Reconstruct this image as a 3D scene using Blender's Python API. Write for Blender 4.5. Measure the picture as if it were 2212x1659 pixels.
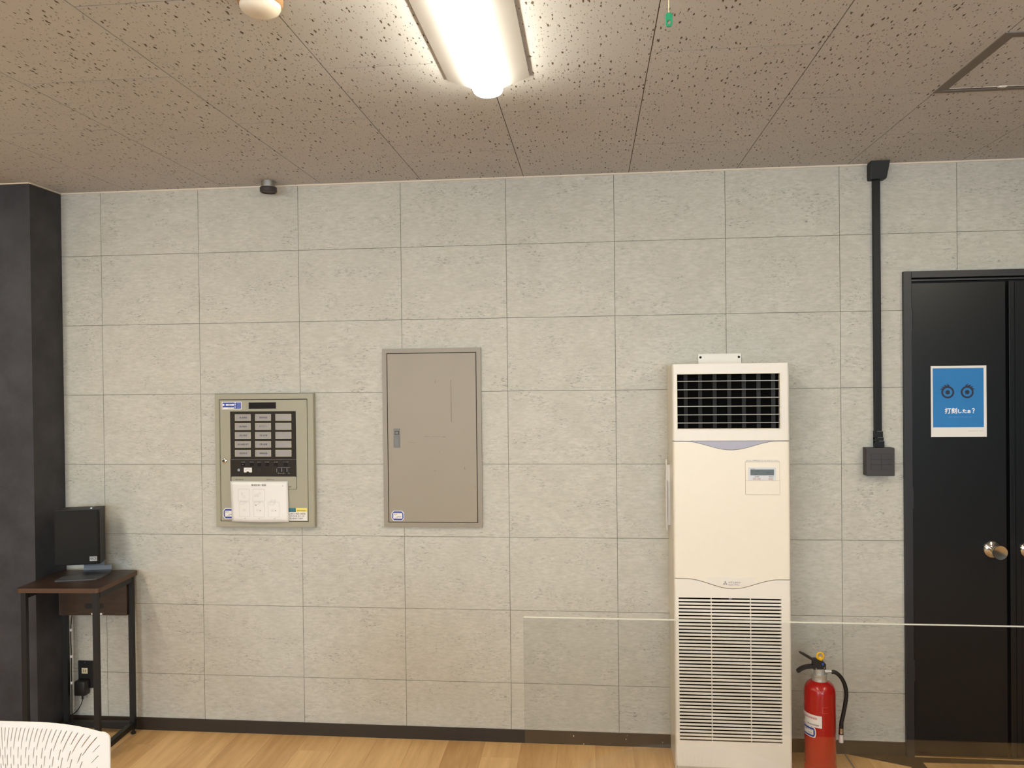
import bpy, bmesh, math, random
from mathutils import Vector, Matrix
random.seed(7)
for o in list(bpy.data.objects): bpy.data.objects.remove(o)
SC = bpy.context.scene
COL = SC.collection
PI = math.pi
H = 2.341                     # ceiling height

# ------------------------------------------------------------------ camera
yaw, pitch, roll = -0.09939, -0.00808, -0.01123
fw = Vector((math.sin(yaw)*math.cos(pitch), math.cos(yaw)*math.cos(pitch), math.sin(pitch)))
rt = Vector((math.cos(yaw), -math.sin(yaw), 0)); up = rt.cross(fw)
r2 = math.cos(roll)*rt + math.sin(roll)*up
u2 = -math.sin(roll)*rt + math.cos(roll)*up
cam = bpy.data.cameras.new('camera'); camo = bpy.data.objects.new('camera', cam); COL.objects.link(camo)
camo.matrix_world = Matrix(((r2.x, u2.x, -fw.x, 2.11683), (r2.y, u2.y, -fw.y, -3.25897), (r2.z, u2.z, -fw.z, 1.51314), (0, 0, 0, 1)))
cam.sensor_fit = 'HORIZONTAL'; cam.sensor_width = 36.0; cam.lens = 1710.0*36/2212
cam.clip_start = 0.02; cam.clip_end = 60
SC.camera = camo
# ------------------------------------------------------------------ light
SC.view_settings.view_transform = 'Standard'; SC.view_settings.look = 'None'
SC.view_settings.gamma = 1.0; SC.view_settings.use_curve_mapping = False
SC.view_settings.exposure = 1.64
SC.cycles.use_denoising = True
SC.cycles.max_bounces = 8; SC.cycles.diffuse_bounces = 5; SC.cycles.transparent_max_bounces = 12
SC.cycles.sample_clamp_indirect = 6.0
SC.cycles.caustics_reflective = False; SC.cycles.caustics_refractive = False
LAMP_COL = (1.0, 0.89, 0.68); LAMP_STR = 19.0
LAMPS = [(-2.45, -1.09), (-0.3, -1.09), (1.845, -1.09), (4.0, -1.09),
         (-0.3, -3.5), (1.845, -3.5), (4.0, -3.5), (-0.3, -5.7), (1.845, -5.7), (4.0, -5.7)]  # rearmost row: unseen lamps added to brighten the lower wall
w = bpy.data.worlds.new('sky'); SC.world = w; w.use_nodes = True
nt = w.node_tree; bg = nt.nodes['Background']
sky = nt.nodes.new('ShaderNodeTexSky'); sky.sky_type = 'NISHITA'; sky.sun_disc = False; sky.sun_elevation = 0.6
nt.links.new(sky.outputs[0], bg.inputs[0]); bg.inputs[1].default_value = 0.1
def window_light(name, loc, rot, sx, sy, power):
    l = bpy.data.lights.new(name, 'AREA'); l.shape = 'RECTANGLE'; l.size = sx; l.size_y = sy
    l.energy = power; l.color = (0.70, 0.86, 1.0)
    o = bpy.data.objects.new(name, l); COL.objects.link(o); o.location = loc; o.rotation_euler = rot
window_light('daylight', (-0.6, -7.93, 1.45), (PI/2, 0, 0), 2.2, 1.3, 38)
window_light('daylight', (3.2, -7.93, 1.45), (PI/2, 0, 0), 2.2, 1.3, 50)

# ------------------------------------------------------------------ materials
def new_mat(name):
    m = bpy.data.materials.new(name); m.use_nodes = True
    return m, m.node_tree.nodes, m.node_tree.links, m.node_tree.nodes['Principled BSDF']
def lin(c):
    return tuple((x/12.92 if x <= .04045 else ((x+.055)/1.055)**2.4) for x in [v/255 for v in c])
def mat(name, rgb, rough=.5, metal=0.0, var=.06, vscale=30.0, bump=0.0, bscale=400.0, spec=.5, coat=0.0):
    m, N, L, b = new_mat(name)
    c = lin(rgb)
    tc = N.new('ShaderNodeTexCoord'); no = N.new('ShaderNodeTexNoise'); no.inputs['Scale'].default_value = vscale
    no.inputs['Detail'].default_value = 4
    L.new(tc.outputs['Object'], no.inputs['Vector'])
    mx = N.new('ShaderNodeMix'); mx.data_type = 'RGBA'
    mx.inputs[6].default_value = (*[x*(1-var) for x in c], 1); mx.inputs[7].default_value = (*[min(1, x*(1+var)) for x in c], 1)
    L.new(no.outputs['Fac'], mx.inputs[0]); L.new(mx.outputs[2], b.inputs['Base Color'])
    b.inputs['Roughness'].default_value = rough; b.inputs['Metallic'].default_value = metal
    b.inputs['Specular IOR Level'].default_value = spec; b.inputs['Coat Weight'].default_value = coat
    if bump:
        n2 = N.new('ShaderNodeTexNoise'); n2.inputs['Scale'].default_value = bscale
        L.new(tc.outputs['Object'], n2.inputs['Vector'])
        bp = N.new('ShaderNodeBump'); bp.inputs['Strength'].default_value = bump; bp.inputs['Distance'].default_value = .001
        L.new(n2.outputs['Fac'], bp.inputs['Height']); L.new(bp.outputs[0], b.inputs['Normal'])
    return m
def math_node(N, L, op, a, b_=None, clamp=False):
    n = N.new('ShaderNodeMath'); n.operation = op; n.use_clamp = clamp
    for i, v in enumerate((a, b_)):
        if v is None: continue
        if isinstance(v, (int, float)): n.inputs[i].default_value = v
        else: L.new(v, n.inputs[i])
    return n.outputs[0]
def mixrgb(N, L, f, a, b_):
    n = N.new('ShaderNodeMix'); n.data_type = 'RGBA'
    for i, v in ((0, f), (6, a), (7, b_)):
        if isinstance(v, (int, float)): n.inputs[i].default_value = v
        elif isinstance(v, tuple): n.inputs[i].default_value = (*v, 1) if len(v) == 3 else v
        else: L.new(v, n.inputs[i])
    return n.outputs[2]
def coords(N, L, scale, offset=True):
    tc = N.new('ShaderNodeTexCoord'); mp = N.new('ShaderNodeMapping')
    src = tc.outputs['Object']
    if offset:
        oi = N.new('ShaderNodeObjectInfo'); cb = N.new('ShaderNodeCombineXYZ')
        r1 = math_node(N, L, 'MULTIPLY', oi.outputs['Random'], 37.0)
        r2_ = math_node(N, L, 'MULTIPLY', oi.outputs['Random'], 91.0)
        L.new(r1, cb.inputs[0]); L.new(r2_, cb.inputs[1]); L.new(r1, cb.inputs[2])
        va = N.new('ShaderNodeVectorMath'); va.operation = 'ADD'
        L.new(tc.outputs['Object'], va.inputs[0]); L.new(cb.outputs[0], va.inputs[1]); src = va.outputs[0]
    L.new(src, mp.inputs['Vector']); mp.inputs['Scale'].default_value = scale
    return mp.outputs[0]
def noise(N, L, vec, scale, detail=4, rough=.5):
    n = N.new('ShaderNodeTexNoise'); n.inputs['Scale'].default_value = scale
    n.inputs['Detail'].default_value = detail; n.inputs['Roughness'].default_value = rough
    L.new(vec, n.inputs['Vector']); return n
def ramp(N, L, fac, lo, hi):
    n = N.new('ShaderNodeMapRange'); n.inputs[1].default_value = lo; n.inputs[2].default_value = hi
    L.new(fac, n.inputs[0]); return n.outputs[0]

def wall_material():
    m, N, L, b = new_mat('travertine_wallpaper')
    base = coords(N, L, (1, 1, 1))
    n1 = noise(N, L, coords(N, L, (1, 1, 3.4)), 34, 8, .66); n2 = noise(N, L, base, 11, 5, .6)
    c = mixrgb(N, L, ramp(N, L, n1.outputs['Fac'], .30, .70), lin((176, 174, 165)), lin((203, 201, 193)))
    c = mixrgb(N, L, math_node(N, L, 'MULTIPLY', ramp(N, L, n2.outputs['Fac'], .42, .70), .5), c, lin((178, 175, 165)))
    n3 = noise(N, L, coords(N, L, (1, 1, 3.2)), 62, 6, .72)
    clus = ramp(N, L, noise(N, L, coords(N, L, (1, 1, 1.8)), 7.5, 3).outputs['Fac'], .42, .66)
    spk = math_node(N, L, 'MULTIPLY', ramp(N, L, n3.outputs['Fac'], .54, .66), clus)
    c = mixrgb(N, L, math_node(N, L, 'MULTIPLY', spk, .8), c, lin((92, 89, 84)))
    n4 = noise(N, L, coords(N, L, (1, 1, 2.6)), 85, 3, .6)
    sp2 = math_node(N, L, 'MULTIPLY', ramp(N, L, n4.outputs['Fac'], .62, .74), clus)
    c = mixrgb(N, L, math_node(N, L, 'MULTIPLY', sp2, .6), c, lin((228, 226, 220)))
    n6 = noise(N, L, coords(N, L, (1, 1, 3.5)), 48, 4, .75)
    fs = math_node(N, L, 'MULTIPLY', ramp(N, L, n6.outputs['Fac'], .66, .76), .6)
    c = mixrgb(N, L, fs, c, lin((112, 109, 102)))
    n5 = noise(N, L, base, 300, 2)
    c = mixrgb(N, L, math_node(N, L, 'MULTIPLY', n5.outputs['Fac'], .22), c, lin((150, 147, 140)))
    L.new(c, b.inputs['Base Color']); b.inputs['Roughness'].default_value = .55
    b.inputs['Specular IOR Level'].default_value = .35
    bp = N.new('ShaderNodeBump'); bp.inputs['Strength'].default_value = .25; bp.inputs['Distance'].default_value = .0006
    L.new(n3.outputs['Fac'], bp.inputs['Height']); L.new(bp.outputs[0], b.inputs['Normal'])
    return m
def ceiling_material():
    m, N, L, b = new_mat('fissured_ceiling_board')
    v = coords(N, L, (1, 1, 1))
    dn = noise(N, L, v, 120, 3, .65)
    sub = N.new('ShaderNodeVectorMath'); sub.operation = 'SUBTRACT'; sub.inputs[1].default_value = (.5, .5, .5); L.new(dn.outputs['Color'], sub.inputs[0])
    sc = N.new('ShaderNodeVectorMath'); sc.operation = 'MULTIPLY'; sc.inputs[1].default_value = (.0085, .020, 0); L.new(sub.outputs[0], sc.inputs[0])
    ad = N.new('ShaderNodeVectorMath'); ad.operation = 'ADD'; L.new(v, ad.inputs[0]); L.new(sc.outputs[0], ad.inputs[1])
    def layer(sx, sy, scale, t0, t1):
        mp = N.new('ShaderNodeMapping'); mp.inputs['Scale'].default_value = (sx, sy, 0.0); L.new(ad.outputs[0], mp.inputs[0])
        vo = N.new('ShaderNodeTexVoronoi'); vo.voronoi_dimensions = '2D'; vo.inputs['Scale'].default_value = scale; L.new(mp.outputs[0], vo.inputs['Vector'])
        sp = N.new('ShaderNodeSeparateColor'); L.new(vo.outputs['Color'], sp.inputs[0])
        thr = math_node(N, L, 'ADD', math_node(N, L, 'MULTIPLY', math_node(N, L, 'POWER', sp.outputs[0], 1.7), t1-t0), t0)
        d = math_node(N, L, 'SUBTRACT', thr, vo.outputs['Distance'])
        return math_node(N, L, 'MULTIPLY', d, 22.0, True)
    big = layer(1.0, .32, 72, -.01, .20)
    small = layer(1.0, .5, 125, .0, .19)
    pit = math_node(N, L, 'MAXIMUM', big, math_node(N, L, 'MULTIPLY', small, .8))
    n2 = noise(N, L, v, 5, 3)
    c = mixrgb(N, L, n2.outputs['Fac'], lin((186, 190, 197)), lin((195, 199, 206)))
    c = mixrgb(N, L, math_node(N, L, 'MULTIPLY', pit, .93), c, lin((84, 66, 50)))
    L.new(c, b.inputs['Base Color']); b.inputs['Roughness'].default_value = .9; b.inputs['Specular IOR Level'].default_value = .1
    bp = N.new('ShaderNodeBump'); bp.invert = True; bp.inputs['Strength'].default_value = .8; bp.inputs['Distance'].default_value = .0025
    L.new(pit, bp.inputs['Height']); L.new(bp.outputs[0], b.inputs['Normal'])
    return m
def wood_material(name, c0, c1, axis='Y', rough=.4, freq=1.0):
    m, N, L, b = new_mat(name)
    s = {'Y': (1, .09, 1), 'X': (.09, 1, 1)}[axis]
    v = coords(N, L, s)
    n = noise(N, L, v, 34*freq, 6, .65); n2 = noise(N, L, v, 7*freq, 3)
    f = math_node(N, L, 'ADD', math_node(N, L, 'MULTIPLY', n.outputs['Fac'], .55), math_node(N, L, 'MULTIPLY', n2.outputs['Fac'], .45))
    oi = N.new('ShaderNodeObjectInfo')
    f = math_node(N, L, 'ADD', f, math_node(N, L, 'MULTIPLY', math_node(N, L, 'SUBTRACT', oi.outputs['Random'], .5), .22))
    c = mixrgb(N, L, ramp(N, L, f, .34, .66), lin(c0), lin(c1))
    L.new(c, b.inputs['Base Color']); b.inputs['Roughness'].default_value = rough
    bp = N.new('ShaderNodeBump'); bp.inputs['Strength'].default_value = .12; bp.inputs['Distance'].default_value = .0006
    L.new(n.outputs['Fac'], bp.inputs['Height']); L.new(bp.outputs[0], b.inputs['Normal'])
    return m
def pillar_material():
    m, N, L, b = new_mat('charcoal_mortar_wallpaper')
    v = coords(N, L, (1, 1, 1), False)
    n = noise(N, L, v, 9, 6, .65)
    c = mixrgb(N, L, ramp(N, L, n.outputs['Fac'], .35, .7), lin((42, 41, 46)), lin((60, 60, 66)))
    L.new(c, b.inputs['Base Color']); b.inputs['Roughness'].default_value = .6
    return m
def acrylic_material():
    m = bpy.data.materials.new('clear_acrylic'); m.use_nodes = True; N = m.node_tree.nodes; L = m.node_tree.links
    N.remove(N['Principled BSDF']); out = N['Material Output']
    tr = N.new('ShaderNodeBsdfTransparent'); tr.inputs[0].default_value = (.975, .98, .975, 1)
    gl = N.new('ShaderNodeBsdfGlossy'); gl.inputs['Roughness'].default_value = .004
    fr = N.new('ShaderNodeFresnel'); fr.inputs[0].default_value = 1.56
    nz = N.new('ShaderNodeTexNoise'); nz.inputs['Scale'].default_value = 2.0
    mx = N.new('ShaderNodeMixShader'); L.new(fr.outputs[0], mx.inputs[0]); L.new(tr.outputs[0], mx.inputs[1]); L.new(gl.outputs[0], mx.inputs[2])
    L.new(mx.outputs[0], out.inputs[0]); return m
def emit_material(name, col, strength):
    m, N, L, b = new_mat(name)
    b.inputs['Base Color'].default_value = (*col, 1)
    b.inputs['Emission Color'].default_value = (*col, 1); b.inputs['Emission Strength'].default_value = strength
    return m
M = dict(
    wall=wall_material(), ceil=ceiling_material(), pillar=pillar_material(),
    joint=mat('tile_joint_grey', (120, 113, 100), .9), cjoint=mat('ceiling_joint_brown', (84, 66, 50), .9),  # own grey-brown of the wall tile joints
    floor=wood_material('oak_vinyl_floor', (178, 138, 90), (218, 180, 128), 'Y', .38),
    fjoint=mat('floor_joint_brown', (140, 104, 66), .7),
    plain=mat('charcoal_wall_paper', (66, 64, 63), .8),
    base=mat('dark_vinyl_baseboard', (46, 38, 31), .45, var=.15),
    trimc=mat('ceiling_edge_trim', (214, 204, 188), .6),
    black=mat('black_door_paint', (11, 14, 18), .34, spec=.4, var=.1, bump=.1, bscale=90),
    frameblk=mat('dark_grey_frame_paint', (32, 32, 37), .45),
    ductblk=mat('black_duct_plastic', (5, 5, 6), .45, spec=.3),
    boxgrey=mat('charcoal_switch_plastic', (54, 50, 51), .5), boxgrey2=mat('charcoal_button_plastic', (50, 48, 50), .42),
    boxdark=mat('dark_gap_plastic', (14, 12, 12), .6),
    ivory=mat('ivory_ac_plastic', (225, 218, 205), .38, var=.02), ivory2=mat('pale_ivory_plastic', (222, 217, 210), .4, var=.02),
    ivside=mat('ac_side_sheet', (206, 198, 182), .25, var=.02),
    greyblue=mat('grey_blue_swoosh', (165, 165, 182), .45), acdark=mat('ac_cavity_shade', (4, 4, 4), .95, spec=.1),
    vane=mat('dark_vane_plastic', (15, 14, 14), .4, spec=.3), bar=mat('grey_louvre_bar', (150, 147, 140), .35),
    logo=mat('logo_grey', (112, 110, 128), .5), lcd=mat('lcd_grey', (96, 106, 110), .2), lcdbezel=mat('remote_bezel_grey', (202, 205, 212), .4),
    lcdtxt=mat('lcd_segment', (52, 60, 66), .5), button=mat('rose_grey_button', (188, 168, 162), .4),
    cab=mat('taupe_cabinet_paint', (146, 136, 121), .42, var=.05, vscale=6), cabf=mat('taupe_frame_paint', (142, 133, 119), .4, var=.03),
    scratch=mat('ochre_scratch', (104, 90, 60), .7, var=.3), scuff=mat('dark_scuff', (98, 84, 68), .7),
    alarm=mat('olive_grey_panel_paint', (154, 150, 132), .42, var=.03), groove=mat('dark_groove', (38, 28, 22), .8),
    adark=mat('dark_brown_panel', (38, 33, 27), .6, spec=.25), alcd=mat('dark_display', (16, 8, 9), .5, spec=.2),
    awin=mat('window_frame_cream', (172, 165, 142), .5), apane=mat('grey_window_plate', (150, 146, 146), .5),
    white=mat('white_paper', (222, 219, 217), .35, var=.01), ink=mat('black_ink', (28, 26, 28), .7), redink=mat('red_ink', (190, 60, 50), .7),
    greyink=mat('grey_ink', (150, 146, 148), .7), whiteink=mat('white_print', (236, 236, 240), .6),
    blue=mat('blue_sticker_print', (44, 66, 150), .35), ltblue=mat('light_blue_print', (110, 132, 196), .4), yellow=mat('yellow_print', (232, 216, 110), .5), teal=mat('teal_print', (40, 104, 122), .5),
    poster=mat('poster_blue', (52, 122, 184), .22, var=.10, vscale=9), navy=mat('navy_print', (22, 28, 52), .5),
    zinc=mat('grey_zinc_latch', (112, 110, 106), .45, .2), bright=mat('bright_silver_metal', (196, 196, 194), .34, .55),
    chrome=mat('polished_steel', (205, 200, 192), .12, 1.0, var=.03), alu=mat('cast_aluminium', (176, 176, 176), .3, 1.0),
    steel=mat('brushed_steel_plate', (88, 88, 92), .45, .35),
    red=mat('fire_red_enamel', (166, 17, 14), .25, var=.05, coat=.25), rubber=mat('black_rubber', (18, 15, 15), .5),
    yplast=mat('yellow_plastic', (236, 184, 30), .4), wnoz=mat('pale_nozzle', (206, 200, 200), .4), bluedot=mat('blue_sticker_dot', (40, 80, 190), .4),
    walnut=wood_material('walnut_veneer', (34, 24, 18), (62, 45, 33), 'X', .4, 1.3), walnutedge=mat('walnut_edge', (78, 52, 34), .5),
    spk=mat('black_speaker_cloth', (9, 9, 10), .85, bump=.4, bscale=900), spkbox=mat('dark_brown_speaker_box', (26, 22, 21), .55),
    leg=mat('black_steel_tube', (12, 11, 11), .5), silver=mat('silver_badge_and_glint', (150, 150, 150), .35, .6),
    socket=mat('ivory_socket', (214, 202, 170), .45), chairw=mat('white_chair_plastic', (224, 222, 221), .45, var=.01), seat=mat('dusty_red_cushion', (150, 92, 80), .9),
    acryl=acrylic_material(), acedge=mat('acrylic_edge', (186, 182, 170), .3), desk=mat('white_desk_laminate', (226, 220, 210), .4),
    lampbody=mat('white_lamp_body', (196, 198, 203), .5, var=.01), lampbar=emit_material('lit_lamp_bar', LAMP_COL, LAMP_STR),
    detring=mat('tan_detector_ring', (168, 132, 92), .5), detdome=mat('cream_detector_dome', (214, 208, 196), .3),
    hatch=mat('grey_hatch_aluminium', (112, 109, 108), .6), green=mat('green_tag', (24, 132, 92), .4), string=mat('pale_cord', (206, 190, 150), .7),
    strip=mat('grey_floor_joint_strip', (128, 122, 116), .4, .3), wedge=mat('dark_floor_vinyl', (58, 48, 37), .5, var=.12, vscale=8),
)

# ------------------------------------------------------------------ mesh helpers
def BM(): return bmesh.new()
def box(bm, x0, x1, y0, y1, z0, z1, bev=0.0, seg=2):
    t = bmesh.new(); bmesh.ops.create_cube(t, size=1)
    for v in t.verts: v.co = Vector(((x0+x1)/2+v.co.x*(x1-x0), (y0+y1)/2+v.co.y*(y1-y0), (z0+z1)/2+v.co.z*(z1-z0)))
    if bev: bmesh.ops.bevel(t, geom=t.edges[:], offset=bev, segments=seg, profile=.5, affect='EDGES')
    me = bpy.data.meshes.new('t'); t.to_mesh(me); t.free(); bm.from_mesh(me); bpy.data.meshes.remove(me)
    return bm
def prism(bm, pts, y0, y1, axis='Y'):
    """polygon pts (a,b) extruded along an axis; Y: (x,z), Z: (x,y), X: (y,z)"""
    def P(a, b_, t): return {'Y': (a, t, b_), 'Z': (a, b_, t), 'X': (t, a, b_)}[axis]
    A = [bm.verts.new(P(a, b_, y0)) for a, b_ in pts]; B = [bm.verts.new(P(a, b_, y1)) for a, b_ in pts]
    fs = [bm.faces.new(A), bm.faces.new(B[::-1])]
    n = len(pts)
    for i in range(n): fs.append(bm.faces.new((A[i], B[i], B[(i+1) % n], A[(i+1) % n])))
    bmesh.ops.recalc_face_normals(bm, faces=fs)
    return bm
def lathe(bm, prof, cx=0, cy=0, cz=0, seg=40, axis='Z'):
    rings = []
    for r, h in prof:
        ring = []
        if r < 1e-6:
            p = {'Z': (cx, cy, cz+h), 'Y': (cx, cy+h, cz), 'X': (cx+h, cy, cz)}[axis]; ring = [bm.verts.new(p)]
        else:
            for i in range(seg):
                a = 2*PI*i/seg; c, s = math.cos(a)*r, math.sin(a)*r
                p = {'Z': (cx+c, cy+s, cz+h), 'Y': (cx+c, cy+h, cz+s), 'X': (cx+h, cy+c, cz+s)}[axis]
                ring.append(bm.verts.new(p))
        rings.append(ring)
    fs = []
    for a, b_ in zip(rings, rings[1:]):
        for i in range(seg):
            j = (i+1) % seg
            if len(a) == 1 and len(b_) == 1: continue
            if len(a) == 1: fs.append(bm.faces.new((a[0], b_[i], b_[j])))
            elif len(b_) == 1: fs.append(bm.faces.new((a[i], b_[0], a[j])))
            else: fs.append(bm.faces.new((a[i], b_[i], b_[j], a[j])))
    for rg in (rings[0], rings[-1]):
        if len(rg) > 1: fs.append(bm.faces.new(rg))
    bmesh.ops.recalc_face_normals(bm, faces=fs)
    return bm
def smooth_path(pts, k=6):
    P = [Vector(p) for p in pts]; out = []
    for i in range(len(P)-1):
        p0 = P[max(i-1, 0)]; p1 = P[i]; p2 = P[i+1]; p3 = P[min(i+2, len(P)-1)]
        for j in range(k):
            t = j/k
            out.append(.5*((2*p1)+(-p0+p2)*t+(2*p0-5*p1+4*p2-p3)*t*t+(-p0+3*p1-3*p2+p3)*t**3))
    out.append(P[-1]); return out
def tube(bm, pts, r, seg=10, rad=None):
    rings = []; n = len(pts); prev = None
    for i, p in enumerate(pts):
        p = Vector(p); d = (Vector(pts[min(i+1, n-1)])-Vector(pts[max(i-1, 0)])).normalized()
        ref = Vector((0, 0, 1)) if abs(d.z) < .9 else Vector((0, 1, 0))
        a = d.cross(ref).normalized() if prev is None else (prev-d*prev.dot(d)).normalized()
        prev = a; b_ = d.cross(a)
        rr = r if rad is None else rad[i]
        rings.append([bm.verts.new(p+a*math.cos(2*PI*k/seg)*rr+b_*math.sin(2*PI*k/seg)*rr) for k in range(seg)])
    fs = []
    for A, B in zip(rings, rings[1:]):
        for k in range(seg): fs.append(bm.faces.new((A[k], B[k], B[(k+1) % seg], A[(k+1) % seg])))
    fs += [bm.faces.new(rings[0][::-1]), bm.faces.new(rings[-1])]
    bmesh.ops.recalc_face_normals(bm, faces=fs)
    return bm
def ringmesh(bm, outer, inner, y0, y1):
    n = len(outer); A = [[bm.verts.new((p[0], y, p[1])) for p in L__] for L__ in (outer, inner) for y in (y0, y1)]
    o0, o1, i0, i1 = A; fs = []
    for k in range(n):
        j = (k+1) % n
        fs += [bm.faces.new((o0[k], o0[j], i0[j], i0[k])), bm.faces.new((o1[j], o1[k], i1[k], i1[j])), bm.faces.new((o0[j], o0[k], o1[k], o1[j])), bm.faces.new((i0[k], i0[j], i1[j], i1[k]))]
    bmesh.ops.recalc_face_normals(bm, faces=fs)
def rect4(x0, x1, z0, z1): return [(x0, z0), (x1, z0), (x1, z1), (x0, z1)]
def rrect(x0, x1, z0, z1, r, n=5):
    pts = []
    for cx, cz, a0 in ((x1-r, z1-r, 0), (x0+r, z1-r, 90), (x0+r, z0+r, 180), (x1-r, z0+r, 270)):
        for i in range(n+1):
            a = math.radians(a0+90*i/n); pts.append((cx+r*math.cos(a), cz+r*math.sin(a)))
    return pts
def root_loc(o):
    while o.parent is not None: o = o.parent
    return o.location.copy() if o.type == 'EMPTY' or o.get('own') else Vector((0, 0, 0))
def obj(name, bm, m, parent=None, world=True, smooth=None, origin=None):
    off = Vector((0, 0, 0))
    if parent is not None and world: off = root_loc(parent)
    if origin is not None: off = Vector(origin)
    if off.length: bmesh.ops.translate(bm, verts=bm.verts[:], vec=-off)
    me = bpy.data.meshes.new(name); bm.to_mesh(me); bm.free()
    me.materials.append(m)
    if smooth is not None:
        for p in me.polygons: p.use_smooth = True
        me.set_sharp_from_angle(angle=math.radians(smooth))
    o = bpy.data.objects.new(name, me); COL.objects.link(o)
    if parent is not None:
        o.parent = parent
        if origin is not None: o.location = Vector(origin)-root_loc(parent)
    elif origin is not None: o.location = Vector(origin)
    return o
def thing(name, label, cat, loc=(0, 0, 0), rotz=0.0, group=None):
    o = bpy.data.objects.new(name, None); COL.objects.link(o); o.empty_display_size = .05
    o.location = loc; o.rotation_euler = (0, 0, rotz); o['label'] = label; o['category'] = cat
    if group: o['group'] = group
    return o
def tag(o, label, cat, group=None):
    o['label'] = label; o['category'] = cat
    if group: o['group'] = group
    return o
def struct(o): o['kind'] = 'structure'; return o
_tc = {}
def text_pts(s):
    """flat glyph mesh of a string, centred in a unit-height box"""
    if s in _tc: return _tc[s]
    cu = bpy.data.curves.new('t', 'FONT'); cu.body = s; cu.resolution_u = 2; cu.size = 1; cu.fill_mode = 'BOTH'; cu.offset = 0.0
    o = bpy.data.objects.new('t', cu); COL.objects.link(o)
    dg = bpy.context.evaluated_depsgraph_get()
    me = bpy.data.meshes.new_from_object(o.evaluated_get(dg))
    V = [v.co.copy() for v in me.vertices]; F = [tuple(p.vertices) for p in me.polygons]
    bpy.data.objects.remove(o); bpy.data.meshes.remove(me)
    if V:
        x0 = min(v.x for v in V); x1 = max(v.x for v in V); y0 = min(v.y for v in V); y1 = max(v.y for v in V)
        V = [((v.x-x0)/(x1-x0 or 1), (v.y-y0)/(y1-y0 or 1)) for v in V]
    _tc[s] = (V, F); return _tc[s]
def text(bm, s, x0, x1, z0, z1, y):
    V, F = text_pts(s)
    vs = [bm.verts.new((x0+u*(x1-x0), y, z0+v*(z1-z0))) for u, v in V]
    for f in F:
        try: bm.faces.new([vs[i] for i in f])
        except ValueError: pass
    return bm
def plate(bm, x0, x1, z0, z1, y, t=.0006, r=0.0):
    if r: prism(bm, rrect(x0, x1, z0, z1, r), y, y-t)
    else: box(bm, x0, x1, y-t, y, z0, z1)
    return bm

# ------------------------------------------------------------------ the setting
XL, XR, YB = -3.2, 5.4, -8.0
TW, TH, Z1 = .44348, .303, 2.0635            # wall tile width, height, first joint height
DX0, DX1, DZ = 3.352, 4.30, 1.900            # door opening
b = box(BM(), XL-.1, DX0, .0035, .12, 0, H+.1); box(b, DX1, XR+.1, .0035, .12, 0, H+.1); box(b, DX0, DX1, .0035, .12, DZ, H+.1)
box(b, DX0, DX1, .09, .12, 0, DZ)
wallb = struct(obj('wall_back', b, M['joint']))
g = .0009
shared = {}
xs = [-.1835] + [k*TW for k in range(0, 13)]; xs = [x for x in xs if x < XR] + [XR]
zs = [H] + [Z1-TH*k for k in range(0, 7)] + [0.0]
for i in range(len(xs)-1):
    for j in range(len(zs)-1):
        x0, x1, z1, z0 = xs[i]+g, xs[i+1]-g, zs[j]-g, zs[j+1]+g
        if i == 0: x0 = xs[0]
        rects = [(x0, x1, z0, z1)]
        if x1 > DX0 and x0 < DX1 and z0 < DZ:
            rects = []
            if x0 < DX0: rects.append((x0, DX0, z0, z1))
            if x1 > DX1: rects.append((DX1, x1, z0, z1))
            if z1 > DZ+.005: rects.append((max(x0, DX0), min(x1, DX1), DZ, z1))
            rects = [r for r in rects if r[1]-r[0] > .003]
        if not rects: continue
        org = ((x0+x1)/2, 0, (z0+z1)/2)
        key = (round(x1-x0, 4), round(z1-z0, 4)) if len(rects) == 1 and rects[0] == (x0, x1, z0, z1) else None
        if key and key in shared:
            o = shared[key].copy(); COL.objects.link(o); o.location = org
        else:
            bm = BM()
            for r in rects: box(bm, r[0], r[1], 0, .004, r[2], r[3])
            o = obj('wall_panel', bm, M['wall'], wallb, origin=org)
            if key: shared[key] = o
# ceiling: backing slab and boards laid half-offset
ceil = struct(obj('ceiling', box(BM(), XL-.1, XR+.1, YB-.1, .12, H+.0022, H+.1), M['cjoint']))
PW, PL = .4288, .811
ce_sh = {}
k0 = int((XL-.134)/PW)-1
for k in range(k0, 14):
    x0, x1 = .134+k*PW, .134+(k+1)*PW
    if x1 < XL or x0 > XR: continue
    x0, x1 = max(x0, XL), min(x1, XR)
    ys = [0.0]; y = -.80 if k % 2 == 0 else -.39
    while y > YB: ys.append(y); y -= PL
    ys.append(YB)
    for a, c in zip(ys, ys[1:]):
        org = ((x0+x1)/2, (a+c)/2, H)
        if abs(x0-3.135) < .02 and abs(a+.80) < .02: a = -1.209; org = ((x0+x1)/2, (a+c)/2, H)       # the access hatch sits here
        key = (round(x1-x0, 3), round(a-c, 3))
        if key in ce_sh:
            o = ce_sh[key].copy(); COL.objects.link(o); o.location = org
        else:
            ce_sh[key] = obj('ceiling_panel', box(BM(), x0+.0013, x1-.0013, c+.0016, a-.0016, H, H+.008), M['ceil'], ceil, origin=org)
floor = struct(obj('floor', box(BM(), XL-.1, XR+.1, YB-.1, .1, -.1, -.0015), M['fjoint']))
fsh = {}
FW, FLn = .152, .914; k = 0; x = XL; rest = BM()
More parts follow.
